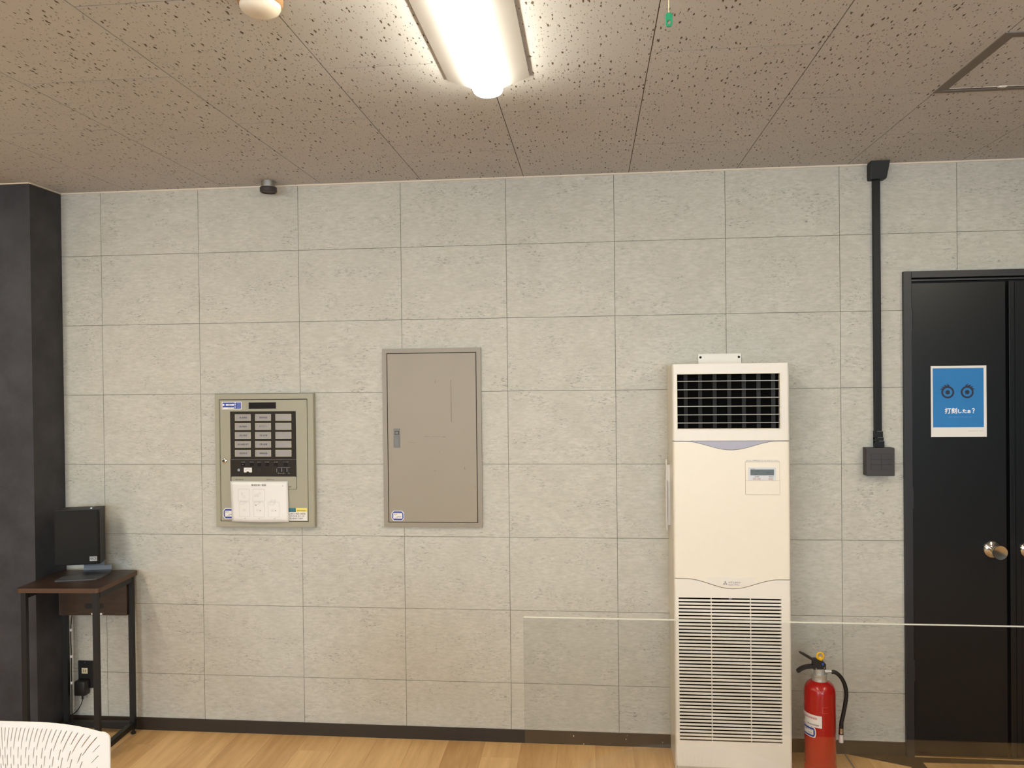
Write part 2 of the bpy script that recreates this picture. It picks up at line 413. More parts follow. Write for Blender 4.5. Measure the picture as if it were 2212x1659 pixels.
while x < XR-1e-6:
    x1 = min(x+FW, XR); y = 0.0; first = True
    offs = [.35, .78, .15, .58, .91][k % 5]*FLn
    while y > YB+1e-6:
        y1 = max(YB, y-(offs if first else FLn)); first = False
        key = (round(x1-x, 3), round(y-y1, 3)); org = ((x+x1)/2, (y+y1)/2, 0)
        if y1 < -2.4 or x < -1.0 or x > 4.6:
            box(rest, x+.0004, x1-.0004, y1+.0004, y-.0004, -.003, 0)
        elif key in fsh: o = fsh[key].copy(); COL.objects.link(o); o.location = org
        else: fsh[key] = obj('floor_plank', box(BM(), x+.0004, x1-.0004, y1+.0004, y-.0004, -.003, 0), M['floor'], floor, origin=org)
        y = y1
    x = x1; k += 1
o = obj('outlying_planks', rest, M['floor'], floor); o['kind'] = 'stuff'
struct(obj('wall_left', box(BM(), XL-.1, XL, YB-.1, .0, 0, H), M['plain']))
struct(obj('wall_right', box(BM(), XR, XR+.1, YB-.1, .0, 0, H), M['plain']))
b = box(BM(), XL, XR, YB-.1, YB, 0, .8); box(b, XL, XR, YB-.1, YB, 2.1, H)
for xa, xb in ((XL, -1.7), (.5, 2.1), (4.3, XR)): box(b, xa, xb, YB-.1, YB, .8, 2.1)
struct(obj('wall_front', b, M['plain']))
for n, (xa, xb) in enumerate(((-1.7, .5), (2.1, 4.3))):
    b = BM()
    for r in ((xa, xb, .8, .84), (xa, xb, 2.06, 2.1), (xa, xa+.04, .84, 2.06), (xb-.04, xb, .84, 2.06), ((xa+xb)/2-.02, (xa+xb)/2+.02, .84, 2.06)):
        box(b, r[0], r[1], YB-.09, YB-.03, r[2], r[3])
    wd = struct(obj('window_%d' % (n+1), b, M['alu']))
    obj('pane', box(BM(), xa+.04, xb-.04, YB-.062, YB-.058, .84, 2.06), M['acryl'], wd)
# pillar at the left
PX, PY = -.1835, -.195
struct(obj('wall_pillar', box(BM(), -.95, PX, PY, .0, 0, H), M['pillar']))
b = box(BM(), -.95, PX+.001, PY-.006, PY, H-.005, H); box(b, PX, PX+.005, PY, 0, H-.005, H); struct(obj('trim_1', b, M['trimc']))
b = box(BM(), PX, DX0-.004, -.005, 0, H-.006, H); box(b, DX0-.004, XR, -.005, 0, H-.006, H); struct(obj('trim_2', b, M['trimc']))
b = box(BM(), PX+.005, DX0-.012, -.006, 0, 0, .053); bbk = struct(obj('baseboard_back', b, M['base']))
for x, z, q in ((2.031, .036, .0035), (2.245, .030, .0025), (2.250, .046, .0015), (2.392, .022, .0022), (2.072, .004, .003)):
    obj('paint_fleck', prism(BM(), [(x-q*.6, z-q), (x+q*.5, z-q*.7), (x+q*.7, z+q*.6), (x-q*.4, z+q)], -.006, -.0064), M['trimc'], bbk)
b = box(BM(), PX, PX+.005, PY, 0, 0, .053); box(b, -.95, PX+.005, PY-.005, PY, 0, .053); struct(obj('baseboard_pillar', b, M['base']))
struct(obj('trim_3', box(BM(), 3.1035, 3.1105, -.9, -.006, 0, .0016), M['strip']))
b = prism(BM(), [(3.115, -.0065), (3.325, -.094), (3.325, -.0065)], 0, .0022, 'Z')
prism(b, [(3.325, -.0065), (3.325, -.125), (3.383, -.125), (3.383, -.056), (4.3, -.030), (4.3, -.0165), (3.371, -.0165), (3.371, -.0185), (3.3385, -.0185), (3.3385, -.0065)], 0, .0026, 'Z')
struct(obj('trim_4', b, M['wedge']))

# double door
dr = struct(obj('door_1', box(BM(), 3.368, 4.28, .03, .04, .005, 1.885), M['boxdark']))
b = BM()
box(b, 3.340, 3.370, -.016, .03, 0.0, 1.912, .001); box(b, 3.3702, 4.282, -.016, .03, 1.886, 1.912, .001); box(b, 4.282, 4.312, -.016, .03, 0.0, 1.912, .0015)
obj('door_frame', b, M['frameblk'], dr)
b = box(BM(), 3.370, 4.30, -.008, .02, 1.874, 1.880); obj('frame_stop', b, M['frameblk'], dr)
b = box(BM(), 3.374, 3.722, -.006, .022, .008, 1.866, .001); obj('door_leaf', b, M['black'], dr)
b = box(BM(), 3.745, 4.28, -.006, .022, .008, 1.866, .001); lf2 = obj('door_leaf', b, M['black'], dr)
b = box(BM(), 3.732, 3.752, -.012, -.005, .008, 1.868, .001); box(b, 3.7555, 3.7575, -.0085, -.005, .01, 1.86); box(b, 3.775, 3.777, -.0075, -.005, .01, 1.86)
obj('astragal', b, M['black'], dr)
for hz in (1.68, .30, .98):
    obj('hinge', lathe(BM(), [(.0045, 0), (.0045, .085)], 3.3725, -.0085, hz, 10), M['frameblk'], dr, smooth=40)
def knob(cx, cz):
    bm = lathe(BM(), [(.0, -.0), (.034, 0), (.0335, -.003), (.030, -.007), (.012, -.012), (.0105, -.030), (.017, -.040), (.0255, -.052), (.027, -.060), (.0265, -.063), (.0, -.060)], cx, -.006, cz, 40, 'Y')
    obj('door_knob', bm, M['chrome'], dr, smooth=35)
knob(3.668, .822); knob(3.802, .822)

# poster on the door
YP = -.0065
ps = thing('poster', 'blue A4 poster with two round eyes taped to black door', 'poster', (3.548, YP, 1.402))
px0, px1, pz0, pz1 = 3.443, 3.650, 1.262, 1.540
obj('paper', plate(BM(), px0, px1, pz0, pz1, YP, .0006), M['white'], ps)
def PP(zx, zy): return px0+(zx-178)/1020*(px1-px0), pz1-(zy-160)/1330*(pz1-pz0)
x0, z1 = PP(214, 205); x1, z0 = PP(1146, 1312)
obj('blue_print', plate(BM(), x0, x1, z0, z1, YP-.0006, .0003), M['poster'], ps)
for s, cx in ((-1, 488), (1, 845)):
    cxx, czz = PP(cx, 655); k = (px1-px0)/1020
    bm = BM()
    for (ro, ri) in ((118*k, 84*k), (42*k, 0)):
        n = 40
        if ri:
            A = [bm.verts.new((cxx+ro*math.cos(2*PI*i/n), YP-.0011, czz+ro*math.sin(2*PI*i/n))) for i in range(n)]
            B = [bm.verts.new((cxx+ri*math.cos(2*PI*i/n), YP-.0011, czz+ri*math.sin(2*PI*i/n))) for i in range(n)]
            for i in range(n): bm.faces.new((A[i], A[(i+1) % n], B[(i+1) % n], B[i]))
        else: bm.faces.new([bm.verts.new((cxx+ro*math.cos(2*PI*i/n), YP-.0011, czz+ro*math.sin(2*PI*i/n))) for i in range(n)])
    for q in range(4):                                        # lashes, mirrored between the two eyes
        a = math.radians(74+q*21); r0 = 100*k; r1 = (172-q*6)*k
        P4 = [(r0, a-.16), ((r0+r1)/2, a+.06), (r1, a+.40), ((r0+r1)/2, a+.34), (r0, a+.26)]
        P4 = [(cxx-s*rr*math.cos(aa), czz+rr*math.sin(aa)) for rr, aa in P4]
        if s > 0: P4 = P4[::-1]
        bm.faces.new([bm.verts.new((p[0], YP-.00115-.00002*q, p[1])) for p in P4])
    obj('printed_eye', bm, M['navy'], ps)
bm = BM()
for n_i, (dx, dz) in enumerate(((0, 0), (.0007, 0), (-.0007, 0), (0, .0006), (0, -.0006))):      # bold print: the glyphs overprinted
    for s_, ax, az, bx, bz in (('打刻', 432, 1052, 655, 950), ('した', 678, 1045, 830, 975), ('ぁ', 846, 1045, 905, 990), ('？', 930, 1048, 978, 958)):
        x0, z0 = PP(ax, az); x1, z1 = PP(bx, bz); text(bm, s_, x0+dx, x1+dx, z0+dz, z1+dz, YP-.0011-.00014*n_i)
obj('lettering', bm, M['whiteink'], ps)
bm = BM(); x0, z0 = PP(500, 1130); x1, z1 = PP(925, 1108); text(bm, '出勤時・退勤時は必ず打刻をお願いします', x0, x1, z0, z1, YP-.0011); obj('fine_print', bm, M['ltblue'], ps)
bm = BM(); x0, z0 = PP(862, 1388); x1, z1 = PP(1130, 1372); text(bm, '打刻忘れ防止ポスター 掲示用', x0, x1, z0, z1, YP-.0009); obj('fine_print', bm, M['greyink'], ps)

# ------------------------------------------------------------------ cable duct and switch box
dt = thing('cable_duct', 'slim black vertical cable duct from ceiling cap down to switch box', 'cable duct', (3.241, 0, 1.225))
b = box(BM(), 3.2275, 3.2545, -.018, 0, 1.262, 2.30, .002); obj('duct', b, M['ductblk'], dt)
b = prism(BM(), [(3.2105, H-.001), (3.2105, 2.276), (3.2145, 2.272), (3.268, 2.272), (3.272, 2.278), (3.280, H-.001)], 0, -.052)
for v in b.verts:
    if v.co.y < -.03 and v.co.z < 2.29: v.co.y = -.040
obj('ceiling_cap', b, M['ductblk'], dt)
b = BM(); box(b, 3.226, 3.2575, -.020, 0, 1.252, 1.286, .001); box(b, 3.226, 3.2585, -.024, 0, 1.240, 1.262, .001); box(b, 3.226, 3.260, -.028, 0, 1.2235, 1.248, .001)
obj('stepped_coupling', b, M['ductblk'], dt)
b = BM()
for z, xa, yy in ((1.2862, 3.235, -.021), (1.2622, 3.236, -.025), (1.2482, 3.239, -.029)): obj('edge_glint', box(BM(), xa, xa+.020, yy+.0002, yy+.002, z-.0004, z+.0006), M['silver'], dt)  # silver strips painted as highlights on the coupling's step edges
sw = thing('switch_box', 'charcoal surface-mounted light switch box with six buttons beside black door', 'light switch', (3.24, 0, 1.11))
SX0, SX1, SZ0, SZ1 = 3.1865, 3.2915, 1.1125, 1.2225
obj('back_box', box(BM(), SX0, SX1, -.034, 0, SZ0, SZ1, .002), M['boxgrey'], sw)
obj('cover_gap', box(BM(), SX0+.002, SX1-.002, -.037, -.034, SZ0+.002, SZ1-.002), M['boxdark'], sw)
obj('cover_plate', box(BM(), SX0, SX1, -.046, -.037, SZ0, SZ1, .0025), M['boxgrey'], sw)
for c in range(2):
    for r in range(3):
        xa = SX0+.0155+c*.0395; za = SZ0+.0245+r*.0208
        obj('switch_button', box(BM(), xa, xa+.0386, -.0472, -.0455, za, za+.0200, .0004, 1), M['boxgrey2'], sw)

# ------------------------------------------------------------------ taupe electrical cabinet
EX0, EX1, EZ0, EZ1 = 1.2475, 1.6640, .8935, 1.6395
el = thing('electrical_cabinet', 'taupe steel electrical cabinet with plain scratched door flush in wall', 'cabinet', (1.456, 0, EZ0))
b = BM(); fwid = .0185
ringmesh(b, rect4(EX0, EX1, EZ0, EZ1), rect4(EX0+fwid, EX1-fwid, EZ0+fwid, EZ1-fwid), -.013, 0)
obj('frame', b, M['cabf'], el)
obj('frame_recess', box(BM(), EX0+.017, EX1-.017, -.004, 0, EZ0+.017, EZ1-.017), M['groove'], el)
dx0, dx1, dz0, dz1 = EX0+.0215, EX1-.0215, EZ0+.0210, EZ1-.0215
dd = obj('cabinet_door', box(BM(), dx0, dx1, -.013, -.004, dz0, dz1, .001, 2), M['cab'], el)
def EP(zx, zy): return dx0+(zx-148)/(896-148)*(dx1-dx0), dz1-(zy-125)/(1535-125)*(dz1-dz0)
x0, z1 = EP(195, 752); x1, z0 = EP(250, 912)
hd = obj('latch_handle', box(BM(), x0, x1, -.0145, -.013, z0, z1, .0005, 1), M['zinc'], el)
xa, zb = EP(207, 773); xb, za = EP(243, 802)
obj('latch_button', box(BM(), xa, xb, -.0155, -.0145, za, zb, .0003, 1), M['groove'], hd)
obj('latch_inset', box(BM(), xa+.002, xb-.002, -.0162, -.0155, za+.002, zb-.002), M['zinc'], hd)
xa, zb = EP(205, 820); xb, za = EP(243, 905)
obj('latch_lever', box(BM(), xa, xb, -.0160, -.0145, za, zb, .0006, 1), M['zinc'], hd)
def streak(pts, wdt, m):
    bm = BM()
    for (xa, za), (xb, zb) in zip(pts, pts[1:]):
        d = Vector((xb-xa, zb-za)).normalized()*wdt; n_ = Vector((-d.y, d.x))
        bm.faces.new([bm.verts.new(p) for p in ((xa-n_.x, -.0132, za-n_.y), (xb-n_.x, -.0132, zb-n_.y), (xb+n_.x, -.0132, zb+n_.y), (xa+n_.x, -.0132, za+n_.y))])
    return bm
obj('scratch', streak([EP(688, 350+i*14+0) if i % 2 else EP(687, 350+i*14) for i in range(26)], .0010, None), M['scratch'], el)
bm = streak([EP(458, 820), EP(505, 822)], .0004, None); bm2 = streak([EP(610, 823), EP(637, 824)], .0007, None)
me = bpy.data.meshes.new('t'); bm2.to_mesh(me); bm.from_mesh(me)
for s_ in (((557, 352), (557, 374)), ((581, 940), (583, 947)), ((794, 1072), (794, 1090)), ((792, 1088), (801, 1096)), ((876, 1240), (884, 1238)), ((318, 864), (385, 874)), ((540, 1110), (546, 1102)), ((820, 242), (826, 239)), ((515, 820), (600, 823))):
    bm2 = streak([EP(*s_[0]), EP(*s_[1])], .0006 if s_[0][0] not in (318, 515) else .0003, None); bm2.to_mesh(me); bm.from_mesh(me)
obj('scuff_mark', bm, M['scuff'], el)
def badge_sticker(parent, cx, cz, wd, ht, y, name='inspection_sticker'):
    """white lozenge sticker with blue bands and a white writing field"""
    def loz(wd, ht, c):
        return [(cx-wd/2, cz-ht*.26), (cx-wd/2+c, cz-ht/2), (cx+wd/2-c, cz-ht/2), (cx+wd/2, cz-ht*.26), (cx+wd/2, cz+ht*.26), (cx+wd/2-c, cz+ht/2), (cx-wd/2+c, cz+ht/2), (cx-wd/2, cz+ht*.26)]
    s = obj(name, prism(BM(), loz(wd, ht, wd*.16), y, y-.0004), M['white'], parent)
    obj('blue_band', prism(BM(), loz(wd*.9, ht*.88, wd*.14), y-.0004, y-.0006), M['blue'], s)
    obj('writing_field', box(BM(), cx-wd*.36, cx+wd*.36, y-.0008, y-.0006, cz-ht*.28, cz+ht*.27), M['white'], s)
    bm = BM(); text(bm, '点検済', cx-wd*.1, cx+wd*.28, cz-ht*.16, cz-ht*.02, y-.001)
    text(bm, '設置年月', cx-wd*.32, cx-wd*.06, cz+ht*.1, cz+ht*.2, y-.001); text(bm, '年 月', cx-wd*.22, cx-wd*.02, cz-ht*.25, cz-ht*.17, y-.001)
    obj('lettering', bm, M['ink'], s)
    return s
cx, cz = EP(223, 1484); badge_sticker(el, cx, cz, .0535, .0425, -.013)

# ------------------------------------------------------------------ fire alarm panel
AX0, AX1, AZ0, AZ1 = .518, .952, .8895, 1.4565
al = thing('fire_alarm_panel', 'olive grey fire alarm control panel with fifteen zone windows on wall', 'alarm panel', (.735, 0, AZ0))
YA = -.025
def AP(zx, zy):
    sk = (zy-50)/1540
    xl = 58+18*sk; xr = 1178+14*sk
    return AX0+(zx-xl)/(xr-xl)*(AX1-AX0), AZ1-(zy-50)/1540*(AZ1-AZ0)
b = BM()
x_in0, z_in1 = AP(112, 112); x_in1, z_in0 = AP(1112, 1524)
x_in1 = AP(1116, 800)[0]; x_in0 = AP(120, 800)[0]
ringmesh(b, rect4(AX0, AX1, AZ0, AZ1), rect4(x_in0, x_in1, z_in0, z_in1), YA, 0)
bmesh.ops.bevel(b, geom=[e for e in b.edges if abs(e.verts[0].co.y-YA) < 1e-5 and abs(e.verts[1].co.y-YA) < 1e-5 and len(e.link_faces) == 2 and (e.calc_face_angle(0) > .5)], offset=.002, segments=2, affect='EDGES')
obj('casing_frame', b, M['alarm'], al)
obj('frame_recess', box(BM(), x_in0-.001, x_in1+.001, -.012, 0, z_in0-.001, z_in1+.001), M['groove'], al)
obj('panel_door', box(BM(), x_in0+.002, x_in1-.002, YA+.001, -.012, z_in0+.002, z_in1-.003, .0015, 2), M['alarm'], al)
YD = YA+.001
def ap_box(name, a, c, d, e, y0, y1, m, parent=al, bev=0):
    x0, z1 = AP(a, c); x1, z0 = AP(d, e); return obj(name, box(BM(), x0, x1, y1, y0, z0, z1, bev, 1), m, parent)
dsp = ap_box('display_window', 450, 150, 758, 222, YD, YD-.002, M['alcd'], bev=.0005)
ap_box('display_bezel_edge', 448, 222, 760, 228, YD, YD-.003, M['alarm'])
hole = ap_box('recess_border', 236, 252, 986, 806, YD, YD-.0006, M['groove'], bev=0)
win = ap_box('zone_board', 244, 260, 984, 800, YD-.0006, YD-.0018, M['adark'])
ctl = ap_box('control_board', 248, 808, 988, 1002, YD, YD-.0022, M['adark'])
ap_box('board_shadow_line', 238, 800, 250, 1160, YD, YD-.0006, M['groove'])
# lower lid outline
x0, z1 = AP(248, 1004); x1, z0 = AP(992, 1152)
bm = prism(BM(), rrect(x0, x1, z0, z1+.004, .005), YD, YD-.0006); obj('lid_groove', bm, M['groove'], al)
bm = prism(BM(), rrect(x0+.0012, x1-.0014, z0+.0014, z1, .004), YD-.0006, YD-.0022); obj('lower_lid', bm, M['alarm'], al)
names = ['1階 整備庫', '2階 事務所', '2階 休憩室', '3階 会議室 廊下', '3階 更衣室', '階段吹抜部', 'PSフロアー', '1階 倉庫', '2階 倉庫', '屋根裏部屋']
for c in range(3):
    for r in range(5):
        zx = 296+c*230; zy = 284+r*103; zx2 = zx+180; zy2 = zy+78
        yy = YD-.0018
        wf = obj('zone_window', BM() if False else (lambda q: q)(BM()), M['awin'], al) if False else None
        X0, Z1_ = AP(zx, zy); X1, Z0_ = AP(zx2, zy2)
        t = .0030; bm = BM()
        for rr in ((X0, X0+t, Z0_, Z1_), (X1-t, X1, Z0_, Z1_), (X0+t, X1-t, Z0_, Z0_+t*.7), (X0+t, X1-t, Z1_-t*.7, Z1_)): box(bm, rr[0], rr[1], yy-.003, yy, rr[2], rr[3])
        wf = obj('zone_window', bm, M['awin'], al)
        obj('name_plate', box(BM(), X0+t, X1-t, yy-.0010, yy, Z0_+t*.7, Z1_-t*.7), M['apane'], wf)
        if c < 2:
            s = names[c*5+r]; wd = (X1-X0)*(.72 if len(s) > 8 else .5); cxx = (X0+X1)/2+.001; czz = (Z0_+Z1_)/2
            bm = BM(); text(bm, s, cxx-wd/2, cxx+wd/2, czz-.0038, czz+.0038, yy-.0014); obj('lettering', bm, M['ink'], wf)
for zx, lab in ((385, '交流電源'), (484, '発信'), (570, '電話中'), (658, '断線'), (758, '主音'), (868, 'スイッチ注意')):
    sb = ap_box('indicator_lamp', zx-20, 846, zx+20, 882, YD-.0022, YD-.0040, M['alcd'], bev=.0004)
    bm = BM(); x0, z0 = AP(zx-(30 if len(lab) > 4 else 23), 842); x1, z1 = AP(zx+(30 if len(lab) > 4 else 23), 832); text(bm, lab, x0, x1, z0, z1, YD-.0026); obj('lettering', bm, M['greyink'], sb)
cx, cz = AP(385, 864); obj('lit_dot', lathe(BM(), [(0, -.0005), (.0012, 0)], cx, YD-.0042, cz, 10, 'Y'), M['whiteink'], al)
cx, cz = AP(340, 928); obj('phone_jack', lathe(BM(), [(0, 0), (.0062, 0), (.006, -.003), (.0034, -.003), (.003, -.0005), (0, -.0005)], cx, YD-.0022, cz, 24, 'Y'), M['alu'], al, smooth=35)
mt = ap_box('voltmeter', 396, 900, 488, 956, YD-.0022, YD-.0045, M['white'], bev=.0004)
x, z = AP(410, 918); x1, z1 = AP(475, 908); bm = BM()
for i in range(12):
    a = math.radians(150-i*10); bm2 = None
    xx = (x+x1)/2+.013*math.cos(a); zz = z-.012+.013*math.sin(a); box(bm, xx-.0003, xx+.0003, YD-.0049, YD-.0046, zz-.0012, zz+.0012)
cx, cz = AP(442, 956); prism(bm, [(cx-.006, cz), (cx+.006, cz), (cx+.003, cz+.0045), (cx-.003, cz+.0045)], YD-.0046, YD-.0052)
obj('meter_scale', bm, M['ink'], mt)
ap_box('toggle_switch', 552, 910, 594, 942, YD-.0022, YD-.0035, M['boxdark'])
bm = BM()
for zx in (788, 846, 904):
    tg = ap_box('toggle_switch', zx-14, 916, zx+14, 952, YD-.0022, YD-.0040, M['boxdark'])
    x, z = AP(zx, 958); box(bm, x-.001, x+.001, YD-.0027, YD-.0024, z-.001, z+.001)
for a_, c_, d_, e_ in ((776, 896, 918, 899), (776, 968, 860, 971), (894, 968, 918, 971), (820, 906, 826, 950), (880, 906, 886, 950), (765, 912, 770, 954)):
    x0, z1 = AP(a_, c_); x1, z0 = AP(d_, e_); box(bm, x0, x1, YD-.0027, YD-.0024, z0, z1)
obj('printed_lines', bm, M['greyink'], al)
x, z = AP(443, 985); obj('adjust_screw', lathe(BM(), [(0, -.001), (.0025, -.001), (.0025, 0)], x, YD-.0022, z, 14, 'Y'), M['boxdark'], al)
bm = BM(); x0, z0 = AP(300, 1044); x1, z1 = AP(388, 1033); text(bm, '操作要領', x0, x1, z0, z1, YD-.0026); x0, z0 = AP(650, 1044); x1, z1 = AP(736, 1033); text(bm, '復旧方法', x0, x1, z0, z1, YD-.0026)
x0, z0 = AP(904, 1128); x1, z1 = AP(930, 1114); text(bm, '開', x0, x1, z0, z1, YD-.0026); obj('lettering', bm, M['ink'], al)['kind'] = 'stuff'
bm = BM(); x0, z0 = AP(402, 1041); x1, z1 = AP(560, 1036); box(bm, x0, x1, YD-.0026, YD-.0024, z0, z1); x0, z0 = AP(750, 1041); x1, z1 = AP(885, 1036); box(bm, x0, x1, YD-.0026, YD-.0024, z0, z1)
obj('printed_line', bm, M['greyink'], al)
x, z = AP(175, 823); lk = obj('key_lock', lathe(BM(), [(0, -.004), (.0075, -.004), (.010, -.0025), (.0105, 0)], x, YD, z, 28, 'Y'), M['chrome'], al, smooth=35)
obj('key_slot', box(BM(), x-.0008, x+.0008, YD-.0046, YD-.0038, z-.005, z+.005), M['groove'], lk)
# stickers on the panel
x0, z1 = AP(142, 140); x1, z0 = AP(370, 228)
st = obj('blue_sticker', plate(BM(), x0, x1, z0, z1, YD, .0005, .002), M['white'], al)
obj('blue_print', plate(BM(), x0+.003, x1-.003, z0+.003, z1-.003, YD-.0005, .0002), M['blue'], st)
bm = BM(); W_ = x1-x0; Ht = z1-z0
plate(bm, x0+W_*.2, x0+W_*.62, z0+Ht*.5, z0+Ht*.7, YD-.0007, .0002, .0025); plate(bm, x0+W_*.06, x0+W_*.62, z0+Ht*.1, z0+Ht*.28, YD-.0007, .0002)
plate(bm, x0+W_*.05, x0+W_*.13, z0+Ht*.48, z0+Ht*.72, YD-.0007, .0002, .002)
for q in (.18, .38, .6, .8): plate(bm, x0+W_*.65, x0+W_*.70, z0+Ht*q, z0+Ht*(q+.1), YD-.0007, .0002)
obj('white_fields', bm, M['whiteink'], st)
bm = BM()
for q in (.14, .3, .46, .62, .78): plate(bm, x0+W_*.76, x0+W_*.94, z0+Ht*q, z0+Ht*(q+.07), YD-.0007, .0002)
obj('printed_lines', bm, M['ltblue'], st)
bm = BM(); text(bm, '点検済', x0+W_*.3, x0+W_*.5, z0+Ht*.53, z0+Ht*.67, YD-.0011); text(bm, '消防設備保守点検', x0+W_*.3, x0+W_*.6, z0+Ht*.13, z0+Ht*.25, YD-.0011); obj('lettering', bm, M['ink'], st)
cx, cz = AP(230, 1434); badge_sticker(al, cx, cz, .060, .046, YD)
x0, z1 = AP(880, 1366); x1, z0 = AP(1106, 1510)
st = obj('contact_sticker', plate(BM(), x0, x1, z0, z1, YD, .0005), M['white'], al)
xm, zm = AP(980, 1412)
obj('teal_field', plate(BM(), x0, xm, zm, z1, YD-.0005, .0002), M['teal'], st); obj('yellow_field', plate(BM(), xm, x1, zm, z1, YD-.0005, .0002), M['yellow'], st)
bm = BM(); xa, za = AP(902, 1442); xb, zb = AP(1086, 1420); text(bm, 'L.853-463-4858', xa, xb, za, zb, YD-.0008)
xa, za = AP(910, 1466); xb, zb = AP(1075, 1450); text(bm, '消防用設備 保守 点検', xa, xb, za, zb, YD-.0008)
xa, za = AP(910, 1496); xb, zb = AP(1060, 1476); text(bm, '緊急連絡先 営業所', xa, xb, za, zb, YD-.0008)
xa, za = AP(992, 1404); xb, zb = AP(1098, 1386); text(bm, '故障修理連絡先', xa, xb, za, zb, YD-.0008)
obj('lettering', bm, M['ink'], st)['kind'] = 'stuff'

# paper notice hanging over the alarm panel
nt_ = thing('paper_notice', 'white zone plan sheet taped over lower part of alarm panel', 'paper', (.73, YD-.006, .93))
c0 = AP(242, 1058); c1 = AP(894, 1058); c2 = AP(908, 1524); c3 = AP(264, 1522)
bm = BM(); NX, NZ = 16, 10; gv = []
def npos(u, v):
    xt = c0[0]+(c1[0]-c0[0])*u; xb = c3[0]+(c2[0]-c3[0])*u; x = xt+(xb-xt)*v
    z = (c0[1]+(c1[1]-c0[1])*u)*(1-v)+(c3[1]+(c2[1]-c3[1])*u)*v
    y = YD-.0045-.009*math.sin(PI*u*.9)*(.35+.65*v)-.004*v*v*(1-u)
    return x, y, z
for j in range(NZ+1): gv.append([bm.verts.new(npos(i/NX, j/NZ)) for i in range(NX+1)])
for j in range(NZ):
    for i in range(NX): bm.faces.new((gv[j][i], gv[j+1][i], gv[j+1][i+1], gv[j][i+1]))
pp = obj('paper_sheet', bm, M['white'], nt_, smooth=60); sm = pp.modifiers.new('thick', 'SOLIDIFY'); sm.thickness = .0003; sm.offset = 1
# prints follow the sheet
def on_sheet(zx, zy, lift=.0009):
    v = (zy-1058)/465; u = (zx-(242+22*v))/(652-8*v); x, y, z = npos(u, v); return x, y-lift, z
def sheet_line(bm, pts, w=1.6):
    for (a, c), (d, e) in zip(pts, pts[1:]):
        L_ = math.hypot(d-a, e-c) or 1; nx, ny = -(e-c)/L_*w/2, (d-a)/L_*w/2; k = max(1, int(L_/30))
        for i in range(k):
            p = (a+(d-a)*i/k, c+(e-c)*i/k); q = (a+(d-a)*(i+1)/k, c+(e-c)*(i+1)/k)
            bm.faces.new([bm.verts.new(on_sheet(*r)) for r in ((p[0]-nx, p[1]-ny), (q[0]-nx, q[1]-ny), (q[0]+nx, q[1]+ny), (p[0]+nx, p[1]+ny))])
def sheet_text(bm, s, a, c, d, e):
    V, F = text_pts(s); vs = [bm.verts.new(on_sheet(a+u*(d-a), e-v*(e-c), .0012)) for u, v in V]
    for f in F:
        try: bm.faces.new([vs[i] for i in f])
        except ValueError: pass
bm = BM(); sheet_text(bm, '警戒区域一覧図', 486, 1088, 652, 1112)
obj('lettering', bm, M['ink'], nt_)
for s, x, z in (('1F', 420, 1482), ('2F', 582, 1482), ('3F', 755, 1482), ('+', 838, 1110)):
    bm = BM(); sheet_text(bm, s, x-7, z-5, x+7, z+5); obj('plan_mark', bm, M['ink'], nt_)
bm = BM()
def ell(cx, cy, r, n=10): return [(cx+r*math.cos(2*PI*i/n), cy+r*math.sin(2*PI*i/n)) for i in range(n+1)]
for pl in ([(336, 1146), (466, 1146), (466, 1282), (336, 1282), (336, 1146)], [(505, 1146), (634, 1146), (634, 1282), (505, 1282), (505, 1146)],
           [(345, 1292), (470, 1295), (476, 1464), (352, 1462), (345, 1292)], [(510, 1292), (632, 1295), (640, 1466), (522, 1464), (510, 1292)], [(676, 1292), (802, 1295), (812, 1466), (684, 1464), (676, 1292)],
           [(358, 1296), (405, 1296), (405, 1320), (358, 1320), (358, 1296)], [(526, 1296), (574, 1296), (574, 1320), (526, 1320), (526, 1296)], [(694, 1296), (745, 1296), (745, 1324), (694, 1324), (694, 1296)],
           [(405, 1290), (425, 1290), (425, 1306), (405, 1306)], [(574, 1290), (594, 1290), (594, 1306), (574, 1306)], [(745, 1290), (762, 1290), (762, 1306), (745, 1306)],
           ell(404, 1236, 12), ell(583, 1197, 12), ell(530, 1224, 9), ell(550, 1212, 11), ell(560, 1226, 10), ell(408, 1388, 12), ell(560, 1388, 10), ell(728, 1390, 12), ell(716, 1276, 10), ell(752, 1276, 9), [(374, 1190), (386, 1190), (386, 1216), (374, 1216), (374, 1190)]):
    sheet_line(bm, pl)
for (x, y, s) in ((541, 1332, 8), (592, 1392, 7), (762, 1392, 7)): sheet_line(bm, [(x-s, y), (x+s, y)], s*1.4)
obj('plan_drawing', bm, M['greyink'], nt_)

